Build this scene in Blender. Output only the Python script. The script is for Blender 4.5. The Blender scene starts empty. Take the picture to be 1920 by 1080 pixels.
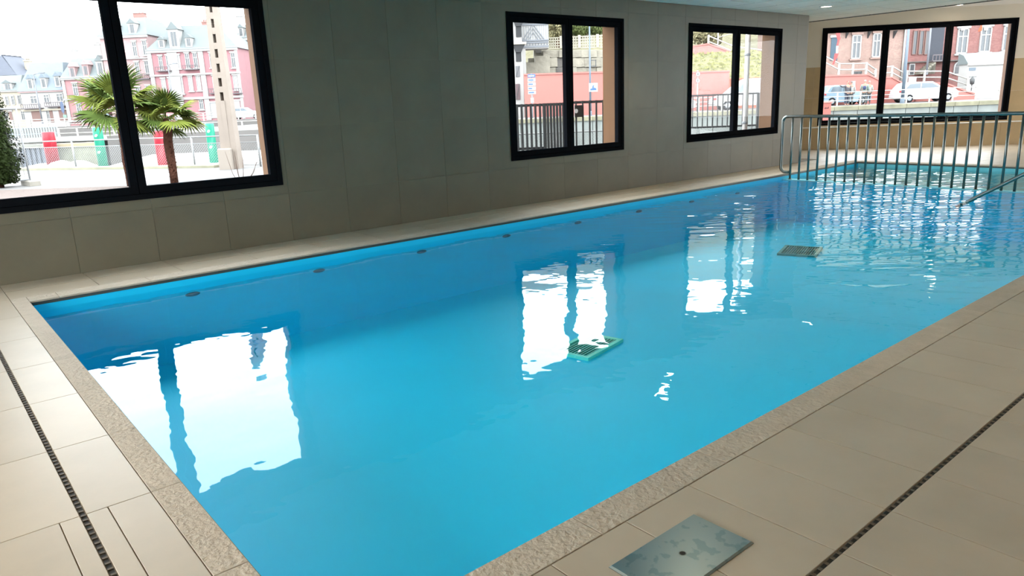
import bpy, bmesh, math, random
import numpy as np
from mathutils import Vector, Matrix
random.seed(7)
sc = bpy.context.scene
COL = sc.collection
R = math.radians

# ------------------------------------------------------------------ camera
YAW, PITCH, ROLL, FPX, EYE = 0.8790975666, -0.2471760597, -0.0403019977, 1361.9987, 1.5
fw = Vector((math.cos(PITCH)*math.cos(YAW), math.cos(PITCH)*math.sin(YAW), math.sin(PITCH)))
rt = fw.cross(Vector((0, 0, 1))).normalized()
up = rt.cross(fw)
r2 = rt*math.cos(ROLL) + up*math.sin(ROLL)
u2 = -rt*math.sin(ROLL) + up*math.cos(ROLL)
cd = bpy.data.cameras.new('camera')
cam = bpy.data.objects.new('camera', cd)
COL.objects.link(cam)
cam.matrix_world = Matrix(((r2.x, u2.x, -fw.x, 0), (r2.y, u2.y, -fw.y, 0), (r2.z, u2.z, -fw.z, EYE), (0, 0, 0, 1)))
cd.sensor_width = 36.0
cd.lens = FPX*36.0/1920.0
cd.clip_start = 0.05
cd.clip_end = 1500
sc.camera = cam

# ------------------------------------------------------------------ world (even overcast sky), exposure
SKY = 10.0
LAMP = 30.0
SPOT = 80.0
w = bpy.data.worlds.new('overcast_sky')
sc.world = w
w.use_nodes = True
bg = w.node_tree.nodes['Background']
bg.inputs[0].default_value = (0.93, 0.97, 1.0, 1)
bg.inputs[1].default_value = SKY
sc.view_settings.view_transform = 'Standard'
sc.view_settings.look = 'None'
sc.view_settings.gamma = 1.0
sc.view_settings.use_curve_mapping = False
sc.view_settings.exposure = 0.0
sc.cycles.use_denoising = True
sc.cycles.use_light_tree = False
sc.cycles.use_adaptive_sampling = True
sc.cycles.adaptive_threshold = 0.06
sc.cycles.max_bounces = 9
sc.cycles.diffuse_bounces = 5
sc.cycles.glossy_bounces = 4
sc.cycles.transmission_bounces = 8
sc.cycles.transparent_max_bounces = 24
sc.cycles.sample_clamp_indirect = 6.0
sc.cycles.blur_glossy = 0.5

# ------------------------------------------------------------------ helpers
def s2l(c):
    c = c/255.0
    return c/12.92 if c <= 0.04045 else ((c+0.055)/1.055)**2.4

def rgb(r, g, b, k=1.0):
    return (s2l(r)*k, s2l(g)*k, s2l(b)*k, 1.0)

MATS = {}
def mat(name, color, rough=0.6, metal=0.0, noise=None, bump=None, vary=0.0, spec=0.5, coord='Object', emit=None):
    """procedural material; noise=(scale, amount[, stretch]), bump=(scale, strength, distance), vary = per-object value spread"""
    if name in MATS:
        return MATS[name]
    m = bpy.data.materials.new(name)
    m.use_nodes = True
    nt = m.node_tree
    b = nt.nodes['Principled BSDF']
    b.inputs['Roughness'].default_value = rough
    b.inputs['Metallic'].default_value = metal
    b.inputs['Specular IOR Level'].default_value = spec
    b.inputs['Base Color'].default_value = color
    if emit:
        b.inputs['Emission Color'].default_value = emit[0]
        b.inputs['Emission Strength'].default_value = emit[1]
    tc = nt.nodes.new('ShaderNodeTexCoord')
    src = tc.outputs[coord]
    if vary:
        oi = nt.nodes.new('ShaderNodeObjectInfo')
        ad = nt.nodes.new('ShaderNodeVectorMath')
        ad.operation = 'MULTIPLY_ADD'
        ad.inputs[1].default_value = (1, 1, 1)
        sc_ = nt.nodes.new('ShaderNodeVectorMath')
        sc_.operation = 'SCALE'
        sc_.inputs[0].default_value = (13.1, 7.7, 5.3)
        nt.links.new(oi.outputs['Random'], sc_.inputs['Scale'])
        nt.links.new(src, ad.inputs[0])
        nt.links.new(sc_.outputs[0], ad.inputs[2])
        src = ad.outputs[0]
    val = None
    if noise:
        n = nt.nodes.new('ShaderNodeTexNoise')
        n.inputs['Scale'].default_value = noise[0]
        n.inputs['Detail'].default_value = 6
        n.inputs['Roughness'].default_value = 0.6
        nsrc = src
        if len(noise) > 2:
            mp = nt.nodes.new('ShaderNodeMapping')
            mp.inputs['Scale'].default_value = noise[2]
            nt.links.new(src, mp.inputs[0])
            nsrc = mp.outputs[0]
        nt.links.new(nsrc, n.inputs['Vector'])
        mr = nt.nodes.new('ShaderNodeMapRange')
        mr.inputs[1].default_value = 0.3
        mr.inputs[2].default_value = 0.7
        mr.inputs[3].default_value = 1-noise[1]
        mr.inputs[4].default_value = 1+noise[1]
        nt.links.new(n.outputs[0], mr.inputs[0])
        val = mr.outputs[0]
    if vary:
        mr = nt.nodes.new('ShaderNodeMapRange')
        mr.inputs[3].default_value = 1-vary
        mr.inputs[4].default_value = 1+vary
        nt.links.new(oi.outputs['Random'], mr.inputs[0])
        if val:
            mu = nt.nodes.new('ShaderNodeMath')
            mu.operation = 'MULTIPLY'
            nt.links.new(val, mu.inputs[0])
            nt.links.new(mr.outputs[0], mu.inputs[1])
            val = mu.outputs[0]
        else:
            val = mr.outputs[0]
    if val:
        vm = nt.nodes.new('ShaderNodeVectorMath')
        vm.operation = 'SCALE'
        vm.inputs[0].default_value = color[:3]
        nt.links.new(val, vm.inputs['Scale'])
        nt.links.new(vm.outputs[0], b.inputs['Base Color'])
    if bump:
        n = nt.nodes.new('ShaderNodeTexNoise')
        n.inputs['Scale'].default_value = bump[0]
        n.inputs['Detail'].default_value = 4
        nt.links.new(src, n.inputs['Vector'])
        bp = nt.nodes.new('ShaderNodeBump')
        bp.inputs['Strength'].default_value = bump[1]
        bp.inputs['Distance'].default_value = bump[2]
        nt.links.new(n.outputs[0], bp.inputs['Height'])
        nt.links.new(bp.outputs[0], b.inputs['Normal'])
    MATS[name] = m
    return m

class MB:
    """collects boxes, prisms and tubes and links them as one mesh object"""
    def __init__(self):
        self.v, self.f, self.sm = [], [], []
    def add(self, vs, fs, smooth=False):
        o = len(self.v)
        self.v += [tuple(p) for p in vs]
        self.f += [tuple(i+o for i in f) for f in fs]
        self.sm += [smooth]*len(fs)
        return self
    def box(self, x0, x1, y0, y1, z0, z1):
        vs = [(x, y, z) for z in (z0, z1) for y in (y0, y1) for x in (x0, x1)]
        return self.add(vs, [(0, 2, 3, 1), (4, 5, 7, 6), (0, 1, 5, 4), (2, 6, 7, 3), (0, 4, 6, 2), (1, 3, 7, 5)])
    def cbox(self, x0, x1, y0, y1, z0, z1, c):
        """box with its top edges chamfered by c"""
        vs = [(x, y, z0) for y in (y0, y1) for x in (x0, x1)]
        vs += [(x, y, z1-c) for y in (y0, y1) for x in (x0, x1)]
        vs += [(x, y, z1) for y in (y0+c, y1-c) for x in (x0+c, x1-c)]
        fs = [(0, 2, 3, 1), (0, 1, 5, 4), (2, 6, 7, 3), (0, 4, 6, 2), (1, 3, 7, 5),
              (4, 5, 9, 8), (6, 10, 11, 7), (4, 8, 10, 6), (5, 7, 11, 9), (8, 9, 11, 10)]
        return self.add(vs, fs)
    def quad(self, a, b, c, d):
        return self.add([a, b, c, d], [(0, 1, 2, 3)])
    def prism(self, pts, axis, a0, a1):
        """2-D outline extruded along an axis ('x': pts are (y,z); 'y': (x,z); 'z': (x,y))"""
        n = len(pts)
        def P(p, a):
            return {'x': (a, p[0], p[1]), 'y': (p[0], a, p[1]), 'z': (p[0], p[1], a)}[axis]
        vs = [P(p, a0) for p in pts] + [P(p, a1) for p in pts]
        fs = [(i, (i+1) % n, (i+1) % n+n, i+n) for i in range(n)]
        fs += [tuple(range(n))[::-1], tuple(range(n, 2*n))]
        return self.add(vs, fs)
    def tube(self, pts, r, n=8, cap=True, radii=None):
        pts = [Vector(p) for p in pts]
        rings = []
        prev = None
        for i, p in enumerate(pts):
            t = (pts[min(i+1, len(pts)-1)] - pts[max(i-1, 0)]).normalized()
            if prev is None:
                a = Vector((0, 0, 1)) if abs(t.z) < 0.9 else Vector((1, 0, 0))
                x = t.cross(a).normalized()
            else:
                x = (prev - t*prev.dot(t)).normalized()
            prev = x
            y = t.cross(x)
            rr = radii[i] if radii else r
            rings.append([p + (x*math.cos(2*math.pi*k/n) + y*math.sin(2*math.pi*k/n))*rr for k in range(n)])
        vs = [q for ring in rings for q in ring]
        fs = []
        for i in range(len(pts)-1):
            for k in range(n):
                fs.append((i*n+k, i*n+(k+1) % n, (i+1)*n+(k+1) % n, (i+1)*n+k))
        o = len(self.v)
        self.add(vs, fs, True)
        if cap:
            self.f.append(tuple(o+k for k in range(n))[::-1])
            self.f.append(tuple(o+(len(pts)-1)*n+k for k in range(n)))
            self.sm += [False, False]
        return self
    def lathe(self, prof, n=16, c=(0, 0, 0)):
        vs, fs = [], []
        for (r, z) in prof:
            for k in range(n):
                a = 2*math.pi*k/n
                vs.append((c[0]+r*math.cos(a), c[1]+r*math.sin(a), c[2]+z))
        for i in range(len(prof)-1):
            for k in range(n):
                fs.append((i*n+k, i*n+(k+1) % n, (i+1)*n+(k+1) % n, (i+1)*n+k))
        return self.add(vs, fs, True)
    def mesh(self, name, m):
        me = bpy.data.meshes.new(name)
        me.from_pydata(self.v, [], self.f)
        me.polygons.foreach_set('use_smooth', self.sm)
        bm = bmesh.new()
        bm.from_mesh(me)
        bmesh.ops.recalc_face_normals(bm, faces=bm.faces)
        bm.to_mesh(me)
        bm.free()
        me.materials.append(m)
        return me
    def build(self, name, m, parent=None):
        return link(name, self.mesh(name, m), parent)

def link(name, me, parent=None, loc=None, rz=0):
    o = bpy.data.objects.new(name, me)
    COL.objects.link(o)
    if parent:
        o.parent = parent
    if loc:
        o.location = loc
    if rz:
        o.rotation_euler = (0, 0, rz)
    return o

def empty(name, loc=(0, 0, 0), rz=0, parent=None):
    o = link(name, None, parent, loc, rz)
    o.empty_display_size = 0.1
    return o

def tag(o, label, cat, group=None):
    o['label'] = label
    o['category'] = cat
    if group:
        o['group'] = group
    return o

def struct(o, label=None):
    o['kind'] = 'structure'
    if label:
        o['label'] = label
    return o

# street frame: s = metres to the right, d = metres ahead along the view's heading; far wall, quay and houses follow it
RZ = YAW - math.pi/2
def W(s, d, z=0.0):
    return Vector((s*math.sin(YAW)+d*math.cos(YAW), -s*math.cos(YAW)+d*math.sin(YAW), z))

def S(px, py, d):
    """street coordinates (s, z) seen at a photo pixel for something d metres ahead"""
    v = fw + r2*((px-960)/FPX) - u2*((py-540)/FPX)
    t = d/(v.x*math.cos(YAW)+v.y*math.sin(YAW))
    p = v*t
    return p.x*math.sin(YAW)-p.y*math.cos(YAW), p.z+EYE

# ------------------------------------------------------------------ main dimensions
PX0, PX1, PY0, PY1 = 0.685, 16.1, 1.74, 7.42       # pool opening
WATER = -0.10
DEPTH = -0.85
YW = 8.42                                         # inner face of the window wall
YOUT = 8.83
XEND = 15.5                                       # where that wall ends
ZC = 3.09                                         # tiled ceiling
ZC2 = 3.45                                        # ceiling of the far bay
XC = 16.85
XB, YR = -3.0, -4.0                               # unseen walls behind and to the right
MOD = 0.763
H2 = 0.376

# ------------------------------------------------------------------ materials
M_deck = mat('deck_tile', (0.43, 0.36, 0.268, 1), 0.42, noise=(2.2, 0.07), vary=0.035, bump=(60, 0.06, 0.002))
M_cope = mat('coping_stone', (0.46, 0.39, 0.305, 1), 0.75, noise=(9, 0.08), vary=0.03, bump=(42, 0.9, 0.012))
M_grout = mat('grout', (0.20, 0.17, 0.14, 1), 0.9)
M_wtile = mat('wall_tile', (0.146, 0.126, 0.083, 1), 0.5, noise=(1.6, 0.10), vary=0.03, bump=(25, 0.05, 0.003))
M_wgrout = mat('wall_grout', (0.168, 0.148, 0.102, 1), 0.9)
M_black = mat('black_aluminium', (0.007, 0.008, 0.010, 1), 0.6, spec=0.0)
M_cream = mat('cream_paint', (0.72, 0.66, 0.56, 1), 0.8, noise=(0.8, 0.03))
M_ochre_tile = mat('ochre_wall_tile', (0.50, 0.37, 0.21, 1), 0.5, noise=(1.5, 0.09), vary=0.03)
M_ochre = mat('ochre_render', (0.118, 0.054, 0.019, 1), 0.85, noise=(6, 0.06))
M_ceil = mat('ceiling_panel', (0.92, 0.885, 0.83, 1), 0.85, noise=(30, 0.02), vary=0.01)
M_ceilgrid = mat('ceiling_grid', (0.12, 0.125, 0.125, 1), 0.6)
M_white = mat('white_plaster', (0.82, 0.80, 0.76, 1), 0.8)
M_steel = mat('stainless_steel', (0.18, 0.205, 0.20, 1), 0.28, 1.0, noise=(12, 0.1))
M_liner = mat('pool_liner', (0.0, 0.635, 0.95, 1), 0.6, noise=(0.7, 0.03))
M_liner2 = mat('pale_liner', (0.16, 0.58, 0.68, 1), 0.6, noise=(0.7, 0.03))
M_dark = mat('dark_slot', (0.012, 0.011, 0.010, 1), 0.7)
M_brown = mat('drain_bridge', (0.10, 0.075, 0.05, 1), 0.6)
M_room = mat('room_paint', (0.66, 0.60, 0.50, 1), 0.8)

def lamp_mat():
    m = bpy.data.materials.new('lamp_lens')
    m.use_nodes = True
    nt = m.node_tree
    nt.nodes.clear()
    e = nt.nodes.new('ShaderNodeEmission')
    e.inputs[0].default_value = (1.0, 0.86, 0.68, 1)
    e.inputs[1].default_value = LAMP
    o = nt.nodes.new('ShaderNodeOutputMaterial')
    nt.links.new(e.outputs[0], o.inputs[0])
    return m
M_lamp = lamp_mat()
M_lamp.cycles.emission_sampling = 'NONE'           # each lamp's light comes from the spot in its builder

def sheet_fresnel(nt, ior):
    """Fresnel weight of a single sheet, the same from both of its sides"""
    geo = nt.nodes.new('ShaderNodeNewGeometry')
    ma = nt.nodes.new('ShaderNodeMath')
    ma.operation = 'MULTIPLY_ADD'
    ma.inputs[1].default_value = 1/ior-ior
    ma.inputs[2].default_value = ior
    nt.links.new(geo.outputs['Backfacing'], ma.inputs[0])
    fr = nt.nodes.new('ShaderNodeFresnel')
    nt.links.new(ma.outputs[0], fr.inputs[0])
    return fr

def glass_mat():
    m = bpy.data.materials.new('window_glass')
    m.use_nodes = True
    nt = m.node_tree
    nt.nodes.clear()
    tr = nt.nodes.new('ShaderNodeBsdfTransparent')
    tr.inputs[0].default_value = (0.97, 0.985, 0.98, 1)
    gl = nt.nodes.new('ShaderNodeBsdfGlossy')
    gl.inputs['Roughness'].default_value = 0.0
    fr = sheet_fresnel(nt, 1.2)
    mx = nt.nodes.new('ShaderNodeMixShader')
    o = nt.nodes.new('ShaderNodeOutputMaterial')
    nt.links.new(fr.outputs[0], mx.inputs[0])
    nt.links.new(tr.outputs[0], mx.inputs[1])
    nt.links.new(gl.outputs[0], mx.inputs[2])
    nt.links.new(mx.outputs[0], o.inputs[0])
    return m
M_glass = glass_mat()

def water_mat():
    m = bpy.data.materials.new('pool_water')
    m.use_nodes = True
    nt = m.node_tree
    nt.nodes.clear()
    N = nt.nodes.new
    g = N('ShaderNodeBsdfGlossy')
    g.inputs['Roughness'].default_value = 0.0
    tr = N('ShaderNodeBsdfTransparent')
    tr.inputs[0].default_value = (0.88, 0.985, 1.0, 1)
    fr = sheet_fresnel(nt, 1.30)
    mx = N('ShaderNodeMixShader')
    nt.links.new(fr.outputs[0], mx.inputs[0])
    nt.links.new(tr.outputs[0], mx.inputs[1])
    nt.links.new(g.outputs[0], mx.inputs[2])
    o = N('ShaderNodeOutputMaterial')
    nt.links.new(mx.outputs[0], o.inputs[0])
    return m
M_water = water_mat()

# ------------------------------------------------------------------ tiles
def subtract(rects, h):
    out = []
    for (a0, a1, b0, b1) in rects:
        x0, x1, y0, y1 = max(a0, h[0]), min(a1, h[1]), max(b0, h[2]), min(b1, h[3])
        if x0 >= x1 or y0 >= y1:
            out.append((a0, a1, b0, b1))
            continue
        if a0 < x0: out.append((a0, x0, b0, b1))
        if x1 < a1: out.append((x1, a1, b0, b1))
        if b0 < y0: out.append((x0, x1, b0, y0))
        if y1 < b1: out.append((x0, x1, y1, b1))
    return out

TCACHE = {}
def tile_grid(name, parent, As, Bs, m, holes=(), gap=0.004, plane='z', base=0.0, thick=0.012, chamfer=0.0012):
    """one object per tile between the joint lines As x Bs; tiles in plane z lie on the floor, in plane y face -y"""
    for i in range(len(As)-1):
        for j in range(len(Bs)-1):
            cell = [(As[i]+gap/2, As[i+1]-gap/2, Bs[j]+gap/2, Bs[j+1]-gap/2)]
            for h in holes:
                cell = subtract(cell, h)
            cell = [c for c in cell if c[1]-c[0] > 0.008 and c[3]-c[2] > 0.008]
            if not cell:
                continue
            a, b = cell[0][0], cell[0][2]
            key = (m.name, plane, thick) + tuple(tuple(round(q, 3) for q in (c[0]-a, c[1]-a, c[2]-b, c[3]-b)) for c in cell)
            if key not in TCACHE:
                mb = MB()
                for c in cell:
                    if plane == 'z':
                        mb.cbox(c[0]-a, c[1]-a, c[2]-b, c[3]-b, -thick, 0, chamfer)
                    else:
                        mb.box(c[0]-a, c[1]-a, 0, thick, c[2]-b, c[3]-b)
                TCACHE[key] = mb.mesh(name, m)
            o = link(name, TCACHE[key], parent, (a, b, base) if plane == 'z' else (a, base, b))

def frange(a, b, step, start):
    """joint lines from a to b on the grid start + k*step"""
    k0 = math.ceil((a-start)/step + 1e-6)
    out = [a]
    x = start+k0*step
    while x < b-1e-3:
        if x-out[-1] > 0.02:
            out.append(x)
        x += step
    return out+[b]

# floor slab with the pool opening
FX1, FY1 = 24.5, 14.0
fl = MB()
ZS = -0.008
for (x0, x1, y0, y1) in subtract([(XB, XEND, YR, YW+0.2), (XEND, FX1, YR, 12.0)], (PX0-0.06, PX1+0.06, PY0-0.06, PY1+0.06)):
    fl.box(x0, x1, y0, y1, -0.12 if True else 0, ZS)
floor = struct(fl.build('floor', M_grout), 'beige tiled pool deck floor')
CWX, CWY = 0.563, 1.585                            # outer lines of the coping on the near end and the right side
CWL, CWF = 7.645, 16.32                            # on the window side and the far end
SL_X = (0.302, 0.324)                              # slot drain on the near end
SL_Y = (0.962, 0.980)                              # slot drain on the right side
ys_left = [PY0] + [3.08-MOD, 3.08] + [3.08+MOD*k for k in range(1, 6)] + [PY1]
# coping
cope_t = 0.035
tile_grid('coping_stone', floor, [CWX, PX0-0.0], [CWY]+ys_left[1:-1]+[CWL], M_cope, gap=0.004, base=0.001, thick=cope_t)
tile_grid('coping_stone', floor, frange(PX0, CWF, MOD, 1.686), [CWY, PY0], M_cope, gap=0.004, base=0.001, thick=cope_t)
tile_grid('coping_stone', floor, frange(PX0, CWF, MOD, 3.20), [PY1, CWL], M_cope, gap=0.004, base=0.001, thick=cope_t)
tile_grid('coping_stone', floor, [PX1, CWF], frange(PY0, PY1, MOD, PY0), M_cope, gap=0.004, base=0.001, thick=cope_t)
# near end deck, towards the left of the picture
yl = [YR+0.4]+[3.08-MOD*k for k in range(8, 0, -1)]
yl = [y for y in yl if y > YR]+[3.08+MOD*k for k in range(0, 6)]+[CWL]
yl = [YR]+[y for y in yl if y > YR+0.3]
yl_up = [y for y in yl if y >= 3.08-1e-6]
yl_dn = [y for y in yl if y <= 3.08+1e-6]
tile_grid('deck_tile', floor, [SL_X[1], CWX], yl_up, M_deck)
tile_grid('deck_tile', floor, [SL_X[1], 0.400, CWX], yl_dn, M_deck)
xb = frange(XB, SL_X[0], H2, SL_X[0]-H2*9)
tile_grid('deck_tile', floor, xb, yl_up, M_deck)
tile_grid('deck_tile', floor, frange(XB, 0.231, H2, 0.231-H2*9)+[SL_X[0]], yl_dn, M_deck)
tile_grid('deck_tile', floor, frange(XB, CWX, MOD, 0.1), [CWL, 8.035, YW], M_deck)
# right side deck
xr = frange(CWX, FX1-1.5, H2, 2.560-H2*5)
xr = [x for x in xr if x < 17.4]
tile_grid('deck_tile', floor, xr, [SL_Y[1], CWY], M_deck)
tile_grid('deck_tile', floor, xr, [SL_Y[0]-MOD, SL_Y[0]], M_deck)
tile_grid('deck_tile', floor, frange(CWX, 17.4, MOD, 2.56), [YR, -2.85, -2.09, -1.33, -0.56, SL_Y[0]-MOD], M_deck)
# strip along the window wall, and the far bay
tile_grid('deck_tile', floor, frange(CWX, CWF, MOD, 3.565), [CWL, 8.031], M_deck, gap=0.007)
tile_grid('deck_tile', floor, frange(CWX, CWF, MOD, 3.565), [8.039, YW], M_deck, gap=0.007)
tile_grid('deck_tile', floor, frange(CWF, 23.6, MOD, CWF), frange(CWY, 12.0, H2, CWY), M_deck)

# the 300 deck tiles that show largest stay parts of their own, the rest become one part
def shown(o):
    me = o.data
    area = sum(p.area for p in me.polygons)*0.5
    c = Vector(o.location) + sum((v.co for v in me.vertices), Vector())/len(me.vertices) - Vector((0, 0, EYE))
    z = c.dot(fw)
    if z < 0.3:
        return 0.0
    x, y = c.dot(r2)/z*FPX, c.dot(u2)/z*FPX
    if abs(x) > 1060 or abs(y) > 640:
        return 0.0
    return area*abs(c.z)/c.length**3
deck = sorted([o for o in floor.children if o.name.startswith('deck_tile')], key=shown, reverse=True)
rest = MB()
for o in deck[300:]:
    rest.add([v.co+o.location for v in o.data.vertices], [tuple(p.vertices) for p in o.data.polygons])
    bpy.data.objects.remove(o)
far_tiles = rest.build('deck_tiles', M_deck, floor)
far_tiles['kind'] = 'stuff'

# slot drains: dark channels with little bridges
def drain(label, x0, x1, y0, y1, along):
    e = tag(empty('slot_drain', ((x0+x1)/2 if along == 'y' else x0, y0 if along == 'y' else (y0+y1)/2, 0)), label, 'drain', 'slot drains in the deck')
    ox, oy = e.location.x, e.location.y
    mb = MB().box(x0-ox, x1-ox, y0-oy, y1-oy, ZS, ZS+0.0015)
    mb.build('channel', M_dark, e)
    br = MB()
    if along == 'y':
        y = y0+0.02
        while y < y1:
            br.box(x0-ox, x1-ox, y-oy, y+0.012-oy, ZS+0.0015, -0.003)
            y += 0.042
    else:
        x = x0+0.02
        while x < x1:
            br.box(x-ox, x+0.012-ox, y0-oy, y1-oy, ZS+0.0015, -0.003)
            x += 0.042
    b = br.build('bridge_bars', M_brown, e)
    b['kind'] = 'stuff'
drain('black slot drain running down the near end deck beside the left coping', SL_X[0]+0.002, SL_X[1]-0.002, YR, CWL, 'y')
drain('black slot drain cutting diagonally across the right deck beyond the steel plate', CWX, 17.3, SL_Y[0]+0.002, SL_Y[1]-0.002, 'x')

# ------------------------------------------------------------------ pool basin
pool = tag(empty('pool_basin', (PX0, PY0, DEPTH)), 'long blue lined indoor pool basin sunk in the beige deck', 'pool')
def rel(mb, e):
    l = e.location
    mb.v = [(a-l.x, b-l.y, c-l.z) for a, b, c in mb.v]
    return mb
XP = 13.0                                         # partition that carries the railing
t = 0.1
zl = -0.034
rel(MB().box(PX0, PX1, PY1, PY1+t, DEPTH, zl), pool).build('side_wall', M_liner, pool)
rel(MB().box(PX0, PX1, PY0-t, PY0, DEPTH, zl), pool).build('side_wall', M_liner, pool)
rel(MB().box(PX0-t, PX0, PY0-t, PY1+t, DEPTH, zl), pool).build('end_wall', M_liner, pool)
rel(MB().box(PX1, PX1+t, PY0-t, PY1+t, DEPTH, zl), pool).build('end_wall', M_liner2, pool)
rel(MB().box(PX0-t, XP, PY0-t, PY1+t, DEPTH-0.1, DEPTH), pool).build('pool_floor', M_liner, pool)
rel(MB().box(XP+0.1, PX1+t, PY0-t, PY1+t, DEPTH-0.1, -0.5), pool).build('shallow_floor', M_liner2, pool)
rel(MB().box(XP, XP+0.2, PY0, PY1, DEPTH, WATER-0.02), pool).build('partition_wall', M_liner, pool)
rel(MB().box(XP-0.01, XP+0.21, PY0, PY1, WATER-0.02, WATER+0.006), pool).build('partition_cap', M_liner2, pool)
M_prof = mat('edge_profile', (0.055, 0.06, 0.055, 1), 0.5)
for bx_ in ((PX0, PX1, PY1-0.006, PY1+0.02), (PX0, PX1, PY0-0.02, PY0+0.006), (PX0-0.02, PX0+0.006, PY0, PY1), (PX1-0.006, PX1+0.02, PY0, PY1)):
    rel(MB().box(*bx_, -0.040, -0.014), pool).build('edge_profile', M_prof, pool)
M_jet = mat('jet_plastic', (0.0, 0.16, 0.25, 1), 0.5)
for k in range(8):
    x = 2.03+1.352*k
    mb = MB()
    for (ra, rb, yb) in ((0.0, 0.05, 0.018), (0.05, 0.085, 0.010)):
        n = 16
        vs = [(x+r_*math.cos(2*math.pi*i/n), PY1-yy, -0.20+0.3*r_*math.sin(2*math.pi*i/n)) for r_, yy in ((0.072, 0.0), (0.06, 0.015), (0.026, 0.02), (0.0, 0.012)) for i in range(n)]
    fs = [(a*n+i, a*n+(i+1) % n, (a+1)*n+(i+1) % n, (a+1)*n+i) for a in range(3) for i in range(n)]
    mb.add(vs, fs, True)
    rel(mb, pool).build('inlet_jet', M_jet, pool)

# water
def water_mesh():
    """surface with real waves: calm near the viewer, choppy towards the railing"""
    nx, ny = 1050, 330
    gx = PX0 + (PX1-PX0)*np.linspace(0, 1, nx)**0.94
    gy = np.linspace(PY0, PY1, ny)
    X, Y = np.meshgrid(gx, gy, indexing='ij')
    rs = np.random.RandomState(11)
    far = np.clip((X-5.0)/6.0, 0, 1)**1.3
    Z = np.zeros_like(X)
    def waves(n, l0, l1, slope, amp, spread, heading):
        out = np.zeros_like(X)
        for _ in range(n):
            lam = math.exp(rs.uniform(math.log(l0), math.log(l1)))
            a = heading + rs.uniform(-spread, spread)
            k = 2*math.pi/lam
            out += slope/k*math.sqrt(2.0/n)*np.sin(k*(X*math.cos(a)+Y*math.sin(a))+rs.uniform(0, 6.283))
        return out*amp
    Z += waves(14, 0.5, 1.6, 0.0075, 1.0, 3.14, 0)
    Z += waves(20, 0.13, 0.36, 0.0048, 1.0, 3.14, 0)
    Z += waves(34, 0.075, 0.30, 0.052, far, 0.42, YAW)
    Z += waves(22, 0.06, 0.14, 0.0045, 1.0, 1.2, YAW)
    Z += waves(16, 0.5, 1.1, 0.016, far, 3.14, 0)
    Z += WATER
    me = bpy.data.meshes.new('pool_water')
    V = np.stack([X, Y, Z], -1).reshape(-1, 3)
    I = np.arange(nx*ny).reshape(nx, ny)
    Fq = np.stack([I[:-1, :-1], I[1:, :-1], I[1:, 1:], I[:-1, 1:]], -1).reshape(-1, 4)
    me.vertices.add(len(V))
    me.vertices.foreach_set('co', V.ravel())
    me.loops.add(Fq.size)
    me.loops.foreach_set('vertex_index', Fq.ravel().astype(np.int32))
    me.polygons.add(len(Fq))
    me.polygons.foreach_set('loop_start', np.arange(0, Fq.size, 4, dtype=np.int32))
    me.update(calc_edges=True)
    me.validate()
    me.polygons.foreach_set('use_smooth', [True]*len(Fq))
    me.materials.append(M_water)
    return me
water = tag(link('pool_water', water_mesh()), 'clear rippling pool water mirroring the bright windows', 'water')

# ------------------------------------------------------------------ walls
WIN = [(0.36, 3.50, 0.68, 2.79), (7.06, 9.57, 0.68, 2.79), (11.32, 14.45, 0.69, 2.79)]
wl = MB()
for (x0, x1, z0, z1) in [r for r in (lambda rs: rs)(None or [(XB, XEND, -0.1, ZC+0.4)])]:
    rects = [(x0, x1, z0, z1)]
    for h in WIN:
        rects = subtract(rects, h)
    for (a0, a1, b0, b1) in rects:
        wl.box(a0, a1, YW+0.009, 8.52, b0, b1)
wall_left = struct(wl.build('wall_left', M_wgrout), 'beige grey tiled wall with three black framed windows')
ow = MB()
rects = [(XB, XEND, -0.3, 4.2)]
for h in WIN:
    rects = subtract(rects, (h[0]+0.06, h[1]-0.06, h[2]+0.05, h[3]-0.06))
for (a0, a1, b0, b1) in rects:
    ow.box(a0, a1, 8.52, YOUT, b0, b1)
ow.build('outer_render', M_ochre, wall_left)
xs = frange(XB, XEND, 0.7665, 4.325-0.7665*9)
zs = [0.0, 0.5725, 1.345, 2.1165, 2.888, ZC]
holes = [(a-0.001, b+0.001, c-0.001, d+0.001) for a, b, c, d in WIN]
tile_grid('wall_tile', wall_left, xs, zs, M_wtile, holes, gap=0.003, plane='y', base=YW, thick=0.01)

def window(n, x0, x1, z0, z1, panes, label, y=YW-0.012, root=None, mater=M_black):
    """fixed outer frame, one sash per pane, glass in each sash; built facing -y with its outer face at y"""
    e = root or struct(empty('window_%d' % n, (x0, y, z0)), label)
    Wd, Hh = x1-x0, z1-z0
    fwid, dep = 0.055, 0.10
    fr = MB().box(0, Wd, 0, dep, 0, fwid).box(0, Wd, 0, dep, Hh-fwid, Hh).box(0, fwid, 0, dep, fwid, Hh-fwid).box(Wd-fwid, Wd, 0, dep, fwid, Hh-fwid)
    fr.build('frame', mater, e)
    pw = (Wd-2*fwid)/panes
    sw = 0.075
    for k in range(panes):
        a, b = fwid+k*pw+0.004, fwid+(k+1)*pw-0.004
        c, d = fwid+0.004, Hh-fwid-0.004
        sash = MB().box(a, b, 0.015, dep-0.01, c, c+sw).box(a, b, 0.015, dep-0.01, d-sw, d).box(a, a+sw, 0.015, dep-0.01, c+sw, d-sw).box(b-sw, b, 0.015, dep-0.01, c+sw, d-sw).build('sash', mater, e)
        MB().quad((a+sw, 0.055, c+sw), (b-sw, 0.055, c+sw), (b-sw, 0.055, d-sw), (a+sw, 0.055, d-sw)).build('pane', M_glass, sash)
    return e
window(1, *WIN[0], 2, 'large black window at the left with palms outside')
window(2, *WIN[1], 2, 'black two pane window in the middle of the tiled wall')
window(3, *WIN[2], 2, 'black two pane window next to the wall end')
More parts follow.
